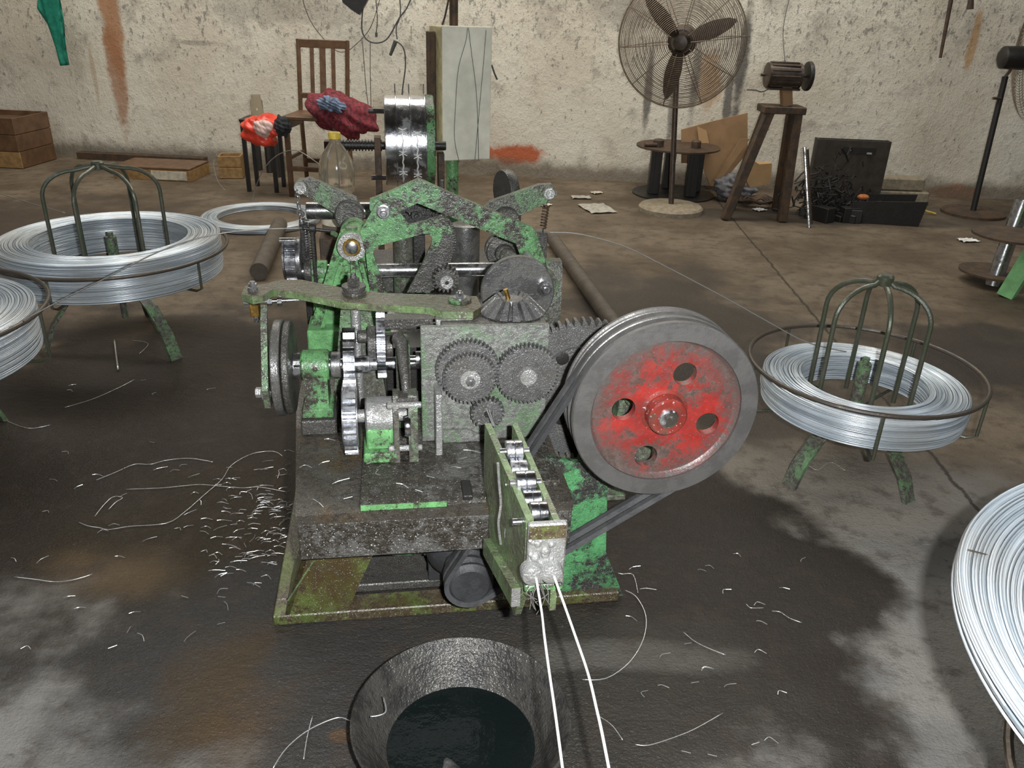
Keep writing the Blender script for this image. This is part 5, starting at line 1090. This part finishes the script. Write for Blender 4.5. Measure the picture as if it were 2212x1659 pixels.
floorwire([(1350, 1275), (1375, 1290), (1395, 1330), (1390, 1380), (1360, 1430), (1310, 1465), (1258, 1468)], 'large hooked wire right of the two bright wires', .0013)
floorwire([(1335, 1238), (1345, 1240), (1368, 1242), (1378, 1280)], 'short bent wire by the foot of the pulley stand')
floorwire([(1285, 1542), (1320, 1565), (1345, 1598)], 'curved wire offcut at the lower middle')
floorwire([(1372, 1608), (1400, 1610), (1450, 1595), (1500, 1575), (1562, 1540)], 'long curved wire offcut at the lower right')
floorwire([(1476, 1365), (1500, 1385), (1530, 1400), (1568, 1415)], 'straight bright wire offcut on the dark oil patch')
floorwire([(1612, 1305), (1622, 1313), (1650, 1313)], 'small Y shaped wire offcut on the dark oil patch')
floorwire([(1668, 1320), (1685, 1322), (1705, 1335), (1732, 1345)], 'wavy wire offcut at the edge of the dark patch')
floorwire([(1720, 978), (1740, 1000), (1765, 1015), (1785, 1002), (1800, 1000), (1825, 1016)], 'zigzag wire offcut under the right reel')
floorwire([(255, 798), (250, 760), (247, 735)], 'short bright rod under the left reel', .004, .01)
floorwire([(140, 880), (200, 862), (255, 838), (290, 820)], 'faint long wire below the left reel')
floorwire([(5, 905), (60, 925), (108, 918)], 'long thin wire near the left picture edge')
floorwire([(285, 735), (310, 738), (320, 745), (300, 765)], 'curled wire offcut by the left reel foot')
proto = []
for k in range(6):
    L_ = (.02, .028, .035, .045, .03, .025)[k]; bend = (.0, .004, .006, .004, .012, .010)[k]; bm = nb()
    tube(bm, smoothpath([Vector((-L_/2, 0, 0)), Vector((-L_*.1, bend, 0)), Vector((L_/2, 0, 0))], 3), .0008, 5)
    bmesh.ops.recalc_face_normals(bm, faces=bm.faces[:]); me = bpy.data.meshes.new('wire_clipping'); bm.to_mesh(me); bm.free(); me.materials.append(M['wire']); proto.append(me)
rs = random.Random(21); nclip = 0
def clip(x, y, lab, grp, z=.004):
    o = bpy.data.objects.new('wire_clipping', rs.choice(proto)); C.objects.link(o); p = atZ(x, y, z); o.location = p; o.rotation_euler = (rs.gauss(0, .1), rs.gauss(0, .12), rs.gauss(.15, .55)); tag(o, lab, 'wire offcut', grp)
LA = 'short shiny barb clipping in the dense scatter left of the machine bed'
while nclip < 150:
    x = 638-abs(rs.gauss(0, 105)); y = rs.gauss(1150, 85)
    if y < 955 or y > 1350 or x > 636 or x < 300: continue
    if x > 590-(y-1215)*.3 and y > 1200: continue
    clip(x, y, LA, 'barb clippings beside the bed'); nclip += 1
LB = 'short shiny wire clipping scattered thinly on the left half of the floor'
for k in range(34): clip(rs.uniform(20, 520), rs.uniform(820, 1420), LB, 'clippings on the left floor')
LC = 'short shiny wire clipping on the floor right of the oil tub'
for k in range(26): clip(rs.uniform(1340, 1760), rs.uniform(1190, 1640), LC, 'clippings right of the tub')
LD = 'short wire clipping lying on the oily bed plate of the machine'
for (x, y) in ((700, 1000), (735, 1040), (752, 1075), (800, 1000), (820, 1020), (870, 1050), (905, 1060), (930, 1030), (660, 1010), (690, 1090), (1000, 990), (1020, 975), (985, 1010), (712, 950)): clip(x, y, LD, 'clippings on the bed plate', .4375 if x > 785 else .423)
